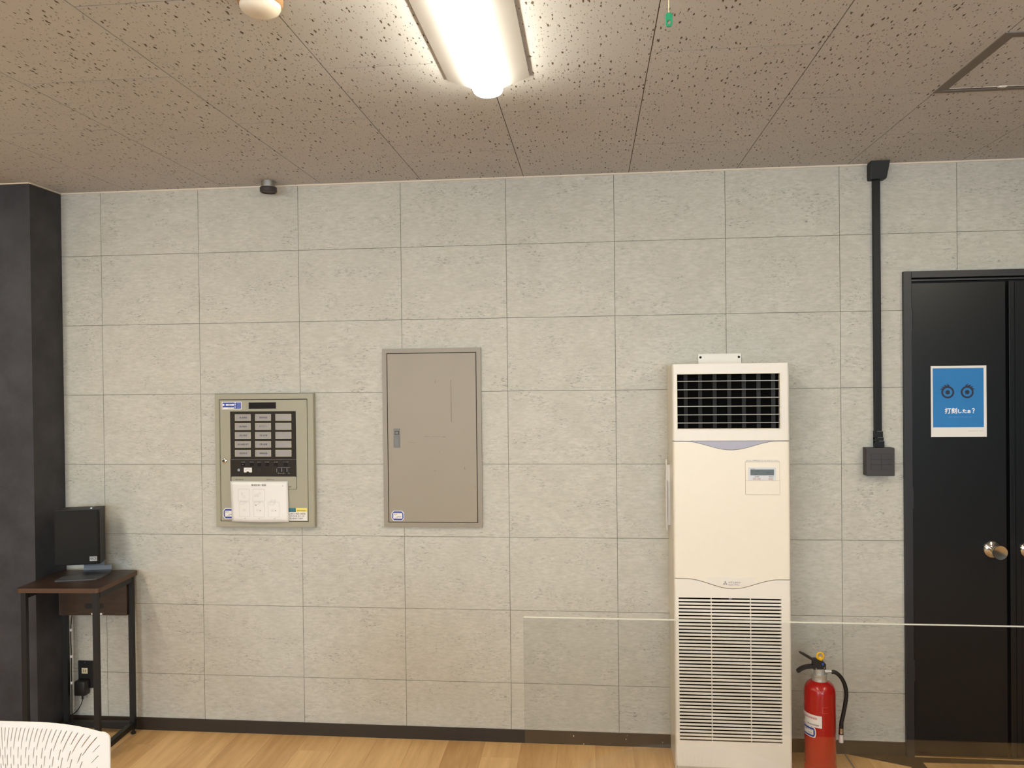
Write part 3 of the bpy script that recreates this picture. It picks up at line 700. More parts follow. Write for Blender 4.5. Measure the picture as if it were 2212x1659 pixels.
# ------------------------------------------------------------------ floor-standing air conditioner
CX0, CX1, CYF, CZT = 2.4245, 2.8545, -.215, 1.557
ac = thing('air_conditioner', 'tall ivory floor-standing air conditioner against wall beside red extinguisher', 'air conditioner', (2.64, -.11, 0))
kx = .00058
def CP(zx, zy):     # upper half
    R_ = 878+(zy-125)*.0135; return CX1-(R_-zx)*kx, CZT-(zy-125)*kx
def CQ(zx, zy):     # lower half
    R_ = 1172+(zy-105)*.0135; return CX1-(R_-zx)*.000445, .742-(zy-105)*.000445
obj('cabinet_body', box(BM(), CX0, CX1, CYF+.03, -.002, .0, CZT-.002, .002), M['ivside'], ac)
zs1 = CP(0, 627)[1]                    # seam under the outlet
ox0, oz1 = CP(160, 187); ox1, oz0 = CP(830, 553)
def front_frame(bm, X0, X1, Z0, Z1_, x0, x1, z0, z1, bev=.010):
    # frame with rounded outer vertical edges: side pieces + top + bottom
    def slab(xa, xb, za, zb, lf, rg):
        arc = [(bev*(1-math.cos(PI/2*i/5)), bev*(1-math.sin(PI/2*i/5))) for i in range(6)]
        pts = [(xa, CYF+.032)]
        pts += [(xa+p, CYF+q) for p, q in arc] if lf else [(xa, CYF)]
        pts += [(xb-p, CYF+q) for p, q in arc[::-1]] if rg else [(xb, CYF)]
        pts += [(xb, CYF+.032)]; prism(bm, pts, za, zb, 'Z')
    slab(X0, x0, Z0, Z1_, True, False); slab(x1, X1, Z0, Z1_, False, True)
    slab(x0, x1, Z0, z0, False, False); slab(x0, x1, z1, Z1_, False, False)
b = BM(); front_frame(b, CX0, CX1, zs1+.0008, CZT, ox0, ox1, oz0, oz1); hd = obj('outlet_cover', b, M['ivory2'], ac, smooth=50)
b = BM(); t = .004
for r in ((ox0-t*0, ox0+t, oz0, oz1), (ox1-t, ox1, oz0, oz1), (ox0+t, ox1-t, oz0, oz0+t*.8), (ox0+t, ox1-t, oz1-t*.8, oz1)): box(b, r[0], r[1], CYF-.0015, CYF+.02, r[2], r[3], .0008, 1)
obj('outlet_rim', b, M['ivory'], ac)
# outlet cavity: flat back plate, its deep shade painted near-black
b = BM(); ix0, ix1, iz0, iz1 = ox0+t, ox1-t, oz0+t*.8, oz1-t*.8
box(b, ix0, ix1, CYF+.024, CYF+.0295, iz0, iz1); obj('outlet_cavity', b, M['acdark'], ac)
for i in range(7):
    xx = ix0+(ix1-ix0)*(i+.62)/7; b = box(BM(), -.0010, .0010, -.0075, .0075, iz0, iz1)
    bmesh.ops.rotate(b, verts=b.verts[:], cent=(0, 0, 0), matrix=Matrix.Rotation(1.15, 3, 'Z')); bmesh.ops.translate(b, verts=b.verts[:], vec=(xx, CYF+.016, 0))
    obj('vertical_vane', b, M['vane'], ac)
for zy in (238, 293, 347, 402, 457, 510):
    z = CP(500, zy)[1]; obj('louvre_bar', box(BM(), ix0, ix1, CYF+.002, CYF+.010, z-.0016, z+.0016, .0005, 1), M['bar'], ac)
# middle panel with wavy lower edge and swoosh
def wave(x, base, dip, xc=(CX0+CX1)/2):
    u = min(1, abs(x-xc)/((CX1-CX0)/2*.80)); return base-dip*(.5+.5*math.cos(PI*u))
zsm = .744; NXs = 48 ; assert NXs == 5+39+5-1
def wavy_panel(bm, zt_fn, zb_fn, xa=CX0, xb=CX1, bev=.010, yf=CYF, yb=CYF+.032):
    cols = []
    xl = [xa+bev*(1-math.cos(PI/2*i/5)) for i in range(5)]+[xa+bev+(xb-xa-2*bev)*i/38 for i in range(39)]+[xb-bev*(1-math.cos(PI/2*i/5)) for i in range(4, -1, -1)]
    for x in xl:
        d = min(x-CX0, CX1-x); y = yf + (bev-math.sqrt(max(0, bev*bev-(bev-min(d, bev))**2)))
        cols.append((x, y, zb_fn(x), zt_fn(x)))
    F0 = [bm.verts.new((x, y, zb)) for x, y, zb, zt in cols]; F1 = [bm.verts.new((x, y, zt)) for x, y, zb, zt in cols]
    B0 = [bm.verts.new((x, yb, zb)) for x, y, zb, zt in cols]; B1 = [bm.verts.new((x, yb, zt)) for x, y, zb, zt in cols]
    fs = []
    for i in range(NXs):
        fs += [bm.faces.new((F0[i], F0[i+1], F1[i+1], F1[i])), bm.faces.new((B0[i+1], B0[i], B1[i], B1[i+1])),
               bm.faces.new((F1[i], F1[i+1], B1[i+1], B1[i])), bm.faces.new((F0[i+1], F0[i], B0[i], B0[i+1]))]
    fs += [bm.faces.new((F0[0], F1[0], B1[0], B0[0])), bm.faces.new((F0[-1], B0[-1], B1[-1], F1[-1]))]
    bmesh.ops.recalc_face_normals(bm, faces=fs); return bm
sw_dip = lambda x: wave(x, zs1-.0006, .033)-.0005
obj('swoosh_inlay', wavy_panel(BM(), lambda x: zs1-.0004, lambda x: min(sw_dip(x)+.0002, zs1-.0010), yf=CYF+.0012), M['greyblue'], ac, smooth=30)
mp_ = obj('middle_panel', wavy_panel(BM(), lambda x: sw_dip(x)-.0012, lambda x: wave(x, zsm, .036)+.0012), M['ivory'], ac, smooth=30)
# lower inlet panel: wavy top, with a slatted grille
gx0, gz1 = CQ(241, 262); gx1, gz0 = CQ(1109, 1500)
b = BM()
wavy_panel(b, lambda x: wave(x, zsm, .036)-.0012, lambda x: gz1)
def slabp(bm, xa, xb, za, zb, lf, rg, bev=.010):
    arc = [(bev*(1-math.cos(PI/2*i/5)), bev*(1-math.sin(PI/2*i/5))) for i in range(6)]
    pts = [(xa, CYF+.032)]
    pts += [(xa+p, CYF+q) for p, q in arc] if lf else [(xa, CYF)]
    pts += [(xb-p, CYF+q) for p, q in arc[::-1]] if rg else [(xb, CYF)]
    pts += [(xb, CYF+.032)]; prism(bm, pts, za, zb, 'Z')
slabp(b, CX0, gx0, gz0, gz1, True, False); slabp(b, gx1, CX1, gz0, gz1, False, True); slabp(b, CX0, CX1, .03, gz0, True, True)
obj('inlet_cover', b, M['ivory2'], ac, smooth=30)
obj('seam_shadow', wavy_panel(BM(), lambda x: wave(x, zsm, .036)+.003, lambda x: wave(x, zsm, .036)-.003, CX0+.002, CX1-.002, yf=CYF+.005, yb=CYF+.03), M['groove'], ac)
obj('plinth', box(BM(), CX0+.006, CX1-.006, CYF+.012, -.01, 0, .03), M['ivside'], ac)
obj('inlet_cavity', box(BM(), gx0, gx1, CYF+.024, CYF+.0295, gz0, gz1), M['acdark'], ac)  # near-black plate painted as the shade behind the slats
NS = 42; pt_ = (gz1-gz0)/NS; sl0 = None
for i in range(NS):
    z = gz1-pt_*(i+.80)
    if sl0 is None:
        b = prism(BM(), [(CYF+.0012, z-.0036), (CYF+.0002, z-.0026), (CYF+.0002, z+.0040), (CYF+.0010, z+.0046), (CYF+.009, z+.0002), (CYF+.009, z-.0036)], gx0, gx1, 'X')
        sl0 = obj('grille_slat', b, M['ivory2'], ac, origin=((gx0+gx1)/2, CYF, z))
    else:
        o = sl0.copy(); COL.objects.link(o); o.location = Vector(((gx0+gx1)/2, CYF, z))-ac.location
for zx in (514, 840):
    x = CQ(zx, 262)[0]; obj('grille_divider', box(BM(), x-.0012, x+.0012, CYF-.0004, CYF+.012, gz0, gz1), M['ivory2'], ac)
x, z = CQ(672, 275); obj('grille_catch', prism(BM(), [(x-.007, z+.006), (x-.003, z), (x+.003, z), (x+.007, z+.006)], CYF-.0006, CYF+.004), M['logo'], ac)
# badge with three-diamond mark
x0, z1 = CP(363, 1516); x1, z0 = CP(668, 1576)
bd = obj('logo_badge', prism(BM(), [(x0, z1), (x1, z1), (x1, z1-.019), (x1-.03, z0+.006), ((x0+x1)/2, z0+.002), (x0+.03, z0+.006), (x0, z1-.019)], CYF, CYF-.0022), M['ivory2'], ac)
bm = BM(); cx, cz = CP(480, 1553); s = .0085
for a in (90, 210, 330):
    d = Vector((math.cos(math.radians(a)), math.sin(math.radians(a)))); n_ = Vector((-d.y, d.x))
    P4 = [Vector((0, 0)), d*s*.55+n_*s*.32, d*s*1.1, d*s*.55-n_*s*.32]
    bm.faces.new([bm.verts.new((cx+p.x, CYF-.0026, cz+p.y)) for p in P4])
xa, za = CP(502, 1552); xb, zb = CP(576, 1541); text(bm, 'MITSUBISHI', xa, xb, za, zb, CYF-.0026)
xa, za = CP(502, 1566); xb, zb = CP(568, 1555); text(bm, 'ELECTRIC', xa, xb, za, zb, CYF-.0026)
obj('logo_mark', bm, M['logo'], bd)
# controller
x0, z1 = CP(605, 764); x1, z0 = CP(822, 975)
obj('controller_groove', prism(BM(), rrect(x0-.0010, x1+.0010, z0-.0010, z1+.0014, .004), CYF+.001, CYF-.0003), M['cabf'], ac)
rc = obj('controller', prism(BM(), rrect(x0, x1, z0, z1, .0035), CYF, CYF-.0022), M['ivory'], ac)
xa, za = CP(605, 883); xb = x1; obj('lid_line', box(BM(), x0+.0005, x1-.0005, CYF-.0025, CYF-.0022, za-.0003, za+.0003), M['cabf'], rc)
xa, zb = CP(622, 800); xb, za = CP(798, 882); obj('controller_bezel', prism(BM(), rrect(xa, xb, za, zb, .002), CYF-.0022, CYF-.0032), M['lcdbezel'], rc)
xc, zd = CP(636, 812); xd, zc = CP(785, 850); obj('lcd_screen', box(BM(), xc, xd, CYF-.0036, CYF-.0032, zc, zd), M['lcd'], rc)
bm = BM()
for a_, c_, d_, e_, s_ in ((641, 816, 652, 830, 'O'), (664, 818, 676, 830, '冷'), (678, 818, 690, 830, '房'), (662, 838, 680, 848, '26'), (738, 828, 758, 838, 'AM')):
    xa, za = CP(a_, e_); xb, zb = CP(d_, c_); text(bm, s_, xa, xb, za, zb, CYF-.0038)
obj('lcd_segments', bm, M['lcdtxt'], rc)
for zx, wz in ((663, 11), (690, 11), (765, 15)):
    xa, za = CP(zx-wz, 878); xb, zb = CP(zx+wz, 867); obj('controller_button', prism(BM(), rrect(xa, xb, za, zb, .0028), CYF-.0032, CYF-.0044), M['button'], rc)
bm = BM(); xa, za = CP(663, 862); xb, zb = CP(692, 856); text(bm, '室温調節', xa, xb, za, zb, CYF-.0035); xa, za = CP(752, 862); xb, zb = CP(782, 856); text(bm, '運転/停止', xa, xb, za, zb, CYF-.0035)
xa, za = CP(638, 811); xb, zb = CP(664, 806); text(bm, 'MITSUBISHI', xa, xb, za, zb, CYF-.0035); obj('lettering', bm, M['ink'], rc)
x0, z1 = CP(603, 746); x1, z0 = CP(818, 761); sk = obj('caution_sticker', plate(BM(), x0, x1, z0, z1, CYF, .0003), M['ivory2'], ac)
bm = BM(); text(bm, 'お手入れ、点検時は必ずブレーカーを切ってください。', x0+.003, x1-.003, z0+.002, z1-.0025, CYF-.0006); obj('lettering', bm, M['ink'], sk)
# mounting bracket above, pocket on its left side
br = obj('wall_bracket', box(BM(), 2.548, 2.717, -.010, 0, CZT-.03, 1.600, .001), M['ivory2'], ac)
for x in (2.557, 2.708):
    obj('bracket_screw', lathe(BM(), [(0, -.003), (.004, -.003), (.005, 0)], x, -.010, 1.586, 16, 'Y'), M['groove'], br)
b = box(BM(), 2.4105, 2.4135, -.075, -.040, .90, 1.180); box(b, 2.4135, CX0, -.070, -.045, .92, 1.16); box(b, 2.4085, 2.4105, -.09, -.05, .93, 1.10)
obj('side_pocket', b, M['white'], ac)

# ------------------------------------------------------------------ fire extinguisher
FX, FY = 2.9685, -.165
K = .000298
fe = thing('fire_extinguisher', 'red fire extinguisher with black hose standing on floor right of air conditioner', 'fire extinguisher', (FX, FY, 0))
R0 = .0567
def EZ(zy): return .353-(zy-560)*K
obj('cylinder', lathe(BM(), [(0, .006), (R0-.004, .004), (R0-.001, .0), (R0+.001, .004), (R0+.001, .036), (R0-.0012, .040), (R0, .043), (R0, .312), (R0-.002, .325), (R0-.008, .338), (R0-.018, .347), (.028, .353), (.024, .356), (0, .356)], FX, FY, 0, 64), M['red'], fe, smooth=40)
obj('neck_collar', lathe(BM(), [(0, .350), (.0275, .350), (.0285, .356), (.0275, .360), (.0275, .371), (.0285, .373), (.0285, .378), (.0, .378)], FX, FY, 0, 40), M['bright'], fe, smooth=30)
b = lathe(BM(), [(0, .376), (.0205, .376), (.0205, .398), (0, .398)], FX-.001, FY, 0, 32); obj('valve_body', b, M['bright'], fe, smooth=30)
b = lathe(BM(), [(0, .018), (.0085, .018), (.0085, .028), (.0065, .029), (.0065, .044), (0, .044)], FX, FY, .387, 20, 'X'); obj('hose_fitting', b, M['bright'], fe, smooth=30)
def fp(zx, zy): return FX+(zx-515)*K, EZ(zy)
pts = [fp(430, 415), fp(425, 370), fp(432, 290), fp(470, 285), fp(560, 318), fp(585, 345), fp(583, 410), fp(560, 420)]
obj('valve_head', prism(BM(), pts, FY-.012, FY+.012), M['rubber'], fe)
pts = [fp(438, 292), fp(395, 262), fp(330, 225), fp(275, 205), fp(268, 216), fp(320, 248), fp(385, 288), fp(440, 318), fp(540, 352), fp(560, 322)]
obj('top_lever', prism(BM(), pts, FY-.0095, FY+.0095), M['rubber'], fe)
pts = [fp(470, 372), fp(400, 368), fp(330, 382), fp(270, 410), fp(232, 445), fp(236, 465), fp(256, 462), fp(300, 432), fp(350, 412), fp(410, 405), fp(470, 412)]
obj('carry_handle', prism(BM(), pts, FY-.0105, FY+.0105), M['rubber'], fe)
cx, cz = fp(521, 250); b = BM()
n = 28
ring = [(cx+.0124*math.cos(2*PI*i/n), FY-.004, cz+.0128*math.sin(2*PI*i/n)) for i in range(n+1)]
tube(b, ring, .0036, 8); xa, za = fp(500, 315); box(b, xa, xa+.012, FY-.0075, FY-.0005, za, za+.018, .001, 1); obj('safety_pin_ring', b, M['yplast'], fe, smooth=50)
cx, cz = fp(545, 345); obj('seal_sticker', prism(BM(), [(cx-.004, cz), (cx, cz-.006), (cx+.004, cz), (cx, cz+.008)], FY-.012, FY-.0125), M['bluedot'], fe)
for q in ((462, 400), (562, 390)):
    cx, cz = fp(*q); obj('head_rivet', lathe(BM(), [(0, -.001), (.0022, -.001), (.0022, 0)], cx, FY-.012, cz, 12, 'Y'), M['chrome'], fe)
hp = [(660, 450), (700, 452), (752, 490), (800, 560), (832, 660), (836, 760), (818, 880), (795, 1000), (775, 1090), (770, 1165)]
P3 = smooth_path([(fp(*q)[0], FY-.004, fp(*q)[1]) for q in hp], 6); obj('hose', tube(BM(), P3, .0074, 14), M['rubber'], fe, smooth=60)
x, z = fp(768, 1165); b = lathe(BM(), [(0, .002), (.0078, .002), (.0078, -.012), (.0086, -.013), (.0086, -.018), (0, -.018)], x, FY-.004, z, 20); obj('nozzle_ferrule', b, M['chrome'], fe, smooth=30)
b = lathe(BM(), [(0, 0), (.0086, 0), (.0084, -.004), (0, -.004)], x, FY-.004, z-.018, 20); obj('nozzle_ring', b, M['rubber'], fe)
b = lathe(BM(), [(0, 0), (.0075, 0), (.0088, -.006), (.0088, -.030), (.007, -.030), (.0065, -.01), (0, -.01)], x, FY-.004, z-.022, 24); obj('nozzle', b, M['wnoz'], fe, smooth=30)
view = math.atan2(-3.259-FY, 2.117-FX)
def cyl_patch(bm, a0, a1, z0, z1, r, corner=0, n=20):
    """curved patch on the cylinder; angles in degrees from the side that faces the room, right positive"""
    out = []
    for i in range(n+1):
        t = i/n; a = view+math.radians(a0+(a1-a0)*t); c = 0
        e = min(t, 1-t)
        if corner and e < .14: c = corner*(1-math.sqrt(max(0, 1-(1-e/.14)**2)))
        out.append((FX+r*math.cos(a), FY+r*math.sin(a), z0+c, z1-c))
    A = [bm.verts.new((x, y, za)) for x, y, za, zb in out]; B = [bm.verts.new((x, y, zb)) for x, y, za, zb in out]
    for i in range(n): bm.faces.new((A[i], A[i+1], B[i+1], B[i]))
    return bm
def cyl_text(bm, s, a0, a1, z0, z1, r):
    V, F = text_pts(s)
    vs = []
    for u, v in V:
        a = view+math.radians(a0+(a1-a0)*u); vs.append(bm.verts.new((FX+r*math.cos(a), FY+r*math.sin(a), z0+v*(z1-z0))))
    for f in F:
        try: bm.faces.new([vs[i] for i in f])
        except ValueError: pass
zl1, zl0 = EZ(948), EZ(1100)
lb = obj('inspection_label', cyl_patch(BM(), -95, 7, zl0, zl1, R0+.0005), M['white'], fe, smooth=60)
bm = BM(); cyl_text(bm, '消火器点検整備票', -75, -10, zl1-.016, zl1-.008, R0+.0012); obj('red_lettering', bm, M['redink'], lb)
bm = BM(); cyl_text(bm, '株式会社 防災設備', -50, -5, zl0+.006, zl0+.012, R0+.0012); cyl_text(bm, '整備実施者', -80, -66, zl0+.012, zl0+.03, R0+.0012); obj('lettering', bm, M['ink'], lb)
z1_, z0_ = EZ(1130), EZ(1262)+.008
bs = obj('lozenge_sticker', cyl_patch(BM(), -80, -14, z0_, z1_+.008, R0+.0005, .012), M['white'], fe, smooth=60)
obj('blue_band', cyl_patch(BM(), -77, -18, z0_+.003, z1_+.005, R0+.0008, .010), M['blue'], bs, smooth=60)
obj('writing_field', cyl_patch(BM(), -72, -24, z0_+.010, z1_-.002, R0+.0011), M['white'], bs, smooth=60)
bm = BM(); cyl_text(bm, '点検済', -50, -28, z0_+.014, z0_+.019, R0+.0015); cyl_text(bm, '設置 年 月', -65, -30, z0_+.024, z0_+.028, R0+.0015); obj('lettering', bm, M['ink'], bs)
bm = BM()
for a0, a1, z0, z1 in ((8, 30, .270, .2715), (8, 30, .248, .2495), (8, 10, .248, .2715), (-2, 4, .252, .253)): cyl_patch(bm, a0, a1, z0, z1, R0+.0004, n=4)
obj('embossed_mark', bm, M['redink'], fe)

# ------------------------------------------------------------------ side table
tb = thing('side_table', 'small walnut top side table with black steel legs beside dark pillar', 'table', (0.003, -.184, 0), math.radians(3.0))
tw, td = .168, .150
obj('table_top', prism(BM(), rrect(-tw, tw, -td, td, .012, 4), .682, .7005, 'Z'), M['walnut'], tb, world=False)
b = BM(); R1 = rrect(-tw-.0008, tw+.0008, -td-.0008, td+.0008, .0125, 4); prism(b, R1, .6825, .6998, 'Z'); obj('edge_band', b, M['walnutedge'], tb, world=False)
lw = .0105
for sx, sy in ((-1, -1), (1, -1), (-1, 1), (1, 1)):
    cx, cy = sx*(tw-.022), sy*(td-.018); b = box(BM(), cx-lw, cx+lw, cy-lw*.8, cy+lw*.8, .022, .682)
    lg = obj('leg', b, M['leg'], tb, world=False)
    obj('levelling_foot', lathe(BM(), [(0, 0), (.010, 0), (.011, .006), (.006, .010), (.006, .022), (0, .022)], cx, cy, 0, 16), M['rubber'], lg, world=False, smooth=30)
b = BM()
for sx in (-1, 1):
    cx = sx*(tw-.022); box(b, cx-lw, cx+lw, -(td-.03), td-.03, .656, .682)
box(b, -(tw-.03), tw-.03, td-.029, td-.007, .656, .682); obj('top_rail', b, M['leg'], tb, world=False)
b = BM()
for sx in (-1, 1):
    cx = sx*(tw-.022); box(b, cx-lw, cx+lw, -(td-.03), td-.03, .030, .052)
box(b, -(tw-.03), tw-.03, td-.029, td-.007, .030, .052); obj('bottom_rail', b, M['leg'], tb, world=False)
# modesty board with cable slot
def holed_board():
    cu = bpy.data.curves.new('t', 'CURVE'); cu.dimensions = '2D'; cu.fill_mode = 'BOTH'; cu.extrude = .006
    for pts in ([(-tw+.008, .516), (tw-.030, .516), (tw-.030, .654), (-tw+.008, .654)], rrect(-.045, .035, .546, .566, .0095, 4)):
        sp = cu.splines.new('POLY'); sp.points.add(len(pts)-1); sp.use_cyclic_u = True
        for i, p in enumerate(pts): sp.points[i].co = (p[0], p[1], 0, 1)
    o = bpy.data.objects.new('t', cu); COL.objects.link(o); dg = bpy.context.evaluated_depsgraph_get(); me = bpy.data.meshes.new_from_object(o.evaluated_get(dg)); bpy.data.objects.remove(o)
    bm = bmesh.new(); bm.from_mesh(me); bpy.data.meshes.remove(me)
    for v in bm.verts: x, z, y = v.co; v.co = (x, y+td-.035, z)
    return bm
mb = obj('back_board', holed_board(), M['walnut'], tb, world=False)
obj('slot_shade', prism(BM(), rrect(-.046, .036, .545, .567, .010, 4), td-.0425, td-.0415), M['boxdark'], mb, world=False)  # dark plate painted as the shade inside the open slot
obj('white_label', box(BM(), -.018, .030, td-.0412, td-.0405, .518, .526), M['white'], mb, world=False)

# speaker and its bent steel stand
sp_ = thing('speaker', 'black bookshelf speaker on bent steel stand atop the small walnut table', 'speaker', (-.018, -.135, .7008), math.radians(14))
hw = .086
b = BM(); V_ = []
for (y, hwid) in ((-.040, hw), (.048, hw-.010)):
    V_.append([b.verts.new((x, y, z)) for x, z in ((-hwid, .056), (hwid, .056), (hwid, .284), (-hwid, .284))])
A, B_ = V_; fs = [b.faces.new(A), b.faces.new(B_[::-1])]+[b.faces.new((A[i], B_[i], B_[(i+1) % 4], A[(i+1) % 4])) for i in range(4)]
bmesh.ops.recalc_face_normals(b, faces=fs); obj('speaker_box', b, M['spkbox'], sp_, world=False)
gr = obj('front_grille', box(BM(), -hw, hw-.002, -.056, -.0405, .057, .282, .006, 3), M['spk'], sp_, world=False, smooth=50)
obj('brand_badge', box(BM(), .050, .079, -.0572, -.0556, .072, .091, .0004, 1), M['silver'], gr, world=False)
bm = BM(); text(bm, 'ARCX', .052, .077, .077, .088, -.0576); obj('lettering', bm, M['ink'], gr, world=False)
obj('top_bracket', box(BM(), .042, .050, -.020, .010, .2840, .288), M['alu'], sp_, world=False)
prof = [(-.100, .0), (.030, .0), (.040, .003), (.047, .012), (.050, .030), (.050, .12), (.050, .16)]
pts = [(y, z) for y, z in prof]+[(y+(0 if i < 2 else .003), z+.003 if i < 3 else z+.001) for i, (y, z) in reversed(list(enumerate(prof)))]
b = BM()
prism(b, [(-.075, -.085), (.068, -.085), (.084, -.078), (.095, -.060), (.100, .030), (-.012, .030), (-.022, .010), (-.075, -.01)], 0, .003, 'Z')
for i in range(len(prof)-2):
    (ya, za), (yb, zb) = prof[i+1], prof[i+2]; prism(b, [(ya, za), (yb, zb), (yb+.002, zb-.001), (ya+.001, za-.0005)] if i else [(ya, za), (yb, zb), (yb, zb+.003), (ya, za+.003)], -.012, .100 if i < 3 else .070, 'X')
obj('bent_stand', b, M['steel'], sp_, world=False)

# ------------------------------------------------------------------ outlet, adapter, cable
ot = thing('wall_outlet', 'black wall outlet plate with one ivory socket behind side table', 'outlet', (-.100, 0, .235))
obj('outlet_plate', box(BM(), -.133, -.066, -.006, 0, .175, .294, .001, 1), M['boxdark'], ot)
so = obj('socket', box(BM(), -.116, -.088, -.008, -.006, .238, .263, .0008, 1), M['socket'], ot)
b = BM()
for x in (-.107, -.097): box(b, x-.0012, x+.0012, -.0083, -.0079, .245, .256)
obj('socket_slots', b, M['groove'], so)
obj('plate_screw', lathe(BM(), [(0, -.001), (.0025, -.001), (.0025, 0)], -.1, -.006, .286, 12, 'Y'), M['alu'], ot)
ad = thing('power_adapter', 'black plug-in power adapter with thin cord in wall outlet', 'adapter', (-.105, -.03, .14))
b = box(BM(), -.128, -.078, -.045, -.0065, .153, .217, .006, 2); obj('adapter_body', b, M['rubber'], ad, smooth=40)
P3 = smooth_path([(-.098, -.030, .153), (-.098, -.030, .135), (-.110, -.028, .105), (-.135, -.024, .075), (-.160, -.016, .060), (-.172, -.014, .056)], 6)
b = tube(BM(), P3, .0018, 8); tube(b, [(-.098, -.030, .153), (-.098, -.030, .136)], .0042, 8); obj('adapter_cord', b, M['rubber'], ad, smooth=60)
cb_ = thing('speaker_cable', 'black cable clipped down rear table leg beside dark pillar', 'cable', (-.16, -.06, .06))
P3 = smooth_path([(-.120, -.030, .545), (-.138, -.034, .50), (-.1395, -.042, .42), (-.1370, -.044, .34), (-.1395, -.042, .26), (-.1370, -.044, .17), (-.1400, -.042, .06)], 6)
obj('cord', tube(BM(), P3, .0022, 8), M['rubber'], cb_, smooth=60)
for z in (.435, .320, .205):
    obj('cable_clip', box(BM(), -.146, -.1345, -.0475, -.037, z, z+.011, .001, 1), M['whiteink'], cb_)

# ------------------------------------------------------------------ ceiling lamps
def make_lamp(x, y0, label):
    t = thing('ceiling_lamp', label, 'ceiling lamp', (x, y0-.62, H), group='linear ceiling lamps')
    hb = .1135; L_ = 1.25
    b = prism(BM(), [(-hb+.003, H-.0005), (-hb, H-.0055), (-.035, H-.034), (.035, H-.034), (hb, H-.0055), (hb-.003, H-.0005)], y0, y0-L_)
    for v in b.verts: v.co.x += x
    obj('lamp_body', b, M['lampbody'], t)
    n = 18; sec = [(-.041, H-.033)]+[(.041*math.cos(PI+PI*i/n)*1.0, H-.036-.025*math.sin(PI*i/n)**.8) for i in range(n+1)]+[(.041, H-.033)]
    b = BM(); rings = []
    steps = [(0.012, .25), (0.008, .62), (0, .9), (-.012, 1.0), (-L_+.012, 1.0), (-L_, .9), (-L_-.008, .62), (-L_-.012, .25)]
    for dy, s in steps:
        rings.append([b.verts.new((x+px_*(.5+.5*s), y0+dy, H-.033+(pz_-H+.033)*s)) for px_, pz_ in sec])
    m_ = len(sec); fs = []
    for A, B in zip(rings, rings[1:]):
        for k in range(m_): fs.append(b.faces.new((A[k], A[(k+1) % m_], B[(k+1) % m_], B[k])))
    fs += [b.faces.new(rings[0]), b.faces.new(rings[-1][::-1])]; bmesh.ops.recalc_face_normals(b, faces=fs)
    obj('light_bar', b, M['lampbar'], t, smooth=50)
    return t
lab = ['linear ceiling lamp of the front row, far left beyond the pillar', 'linear ceiling lamp of the front row, just left of the view', 'lit linear ceiling lamp in view at top centre of the ceiling', 'linear ceiling lamp of the front row, over the double door side',
       'linear ceiling lamp of the second row, left behind the viewer', 'linear ceiling lamp of the second row, straight behind the viewer', 'linear ceiling lamp of the second row, right behind the viewer',
       'unseen linear ceiling lamp added in a third row, left by the windows', 'unseen linear ceiling lamp added in a third row, middle by the windows', 'unseen linear ceiling lamp added in a third row, right by the windows']
for i, (x, y) in enumerate(LAMPS):
    make_lamp(x, y, lab[i])

# detectors, hatch, cord
dm = thing('smoke_detector', 'round cream dome detector on tan ring on ceiling left of lamp', 'detector', (1.413, -1.600, H))
obj('mounting_ring', lathe(BM(), [(0, 0), (.048, 0), (.048, -.013), (.0455, -.016), (0, -.016)], 1.413, -1.600, H, 48), M['detring'], dm, smooth=30)
obj('dome', lathe(BM(), [(0, -.015), (.0435, -.015), (.0435, -.021), (.040, -.028), (.030, -.034), (.018, -.037), (0, -.038)], 1.413, -1.600, H, 48), M['detdome'], dm, smooth=50)
hdct = thing('heat_detector', 'small silver ceiling detector with dark cap next to wall', 'detector', (.790, -.075, H))
obj('detector_base', lathe(BM(), [(0, 0), (.028, 0), (.028, -.028), (0, -.028)], .790, -.075, H, 32), M['alu'], hdct, smooth=30)
obj('detector_cap', lathe(BM(), [(0, -.026), (.0335, -.026), (.0345, -.029), (.0345, -.043), (.032, -.047), (.026, -.048), (.026, -.045), (0, -.045)], .790, -.075, H, 36), M['boxgrey'], hdct, smooth=30)
hx0, hx1, hy1, hy0 = 3.135, 3.562, -.803, -1.209
hc = thing('access_hatch', 'square ceiling access hatch with grey aluminium frame near door', 'hatch', ((hx0+hx1)/2, (hy0+hy1)/2, H))
b = BM()
for r in ((hx0-.004, hx0+.014, hy0-.004, hy1+.004), (hx1-.014, hx1+.004, hy0-.004, hy1+.004), (hx0+.014, hx1-.014, hy0-.004, hy0+.014), (hx0+.014, hx1-.014, hy1-.014, hy1+.004)): box(b, r[0], r[1], r[2], r[3], H-.0022, H+.004)
obj('outer_frame', b, M['hatch'], hc)
b = BM(); q = .0155
for r in ((hx0+q, hx0+q+.012, hy0+q, hy1-q), (hx1-q-.012, hx1-q, hy0+q, hy1-q), (hx0+q+.012, hx1-q-.012, hy0+q, hy0+q+.012), (hx0+q+.012, hx1-q-.012, hy1-q-.012, hy1-q)): box(b, r[0], r[1], r[2], r[3], H-.001, H+.004)
obj('inner_frame', b, M['hatch'], hc)
obj('hatch_panel', box(BM(), hx0+.0275, hx1-.0275, hy0+.0275, hy1-.0275, H-.0006, H+.008), M['ceil'], hc)
obj('hatch_rim', box(BM(), hx0+.03, hx1-.03, hy1-.0288, hy1-.0270, H-.0012, H), M['white'], hc)
obj('hatch_latch', box(BM(), 3.300, 3.322, hy1-.032, hy1-.020, H-.003, H, .0004, 1), M['white'], hc)
obj('hatch_filler', box(BM(), hx0, hx1, hy0+.0, hy0-.0+.0004, H, H+.004), M['cjoint'], hc)
pc = thing('pull_cord', 'green tag on thin pale cord hanging from ceiling', 'pull cord', (2.264, -1.8, H))
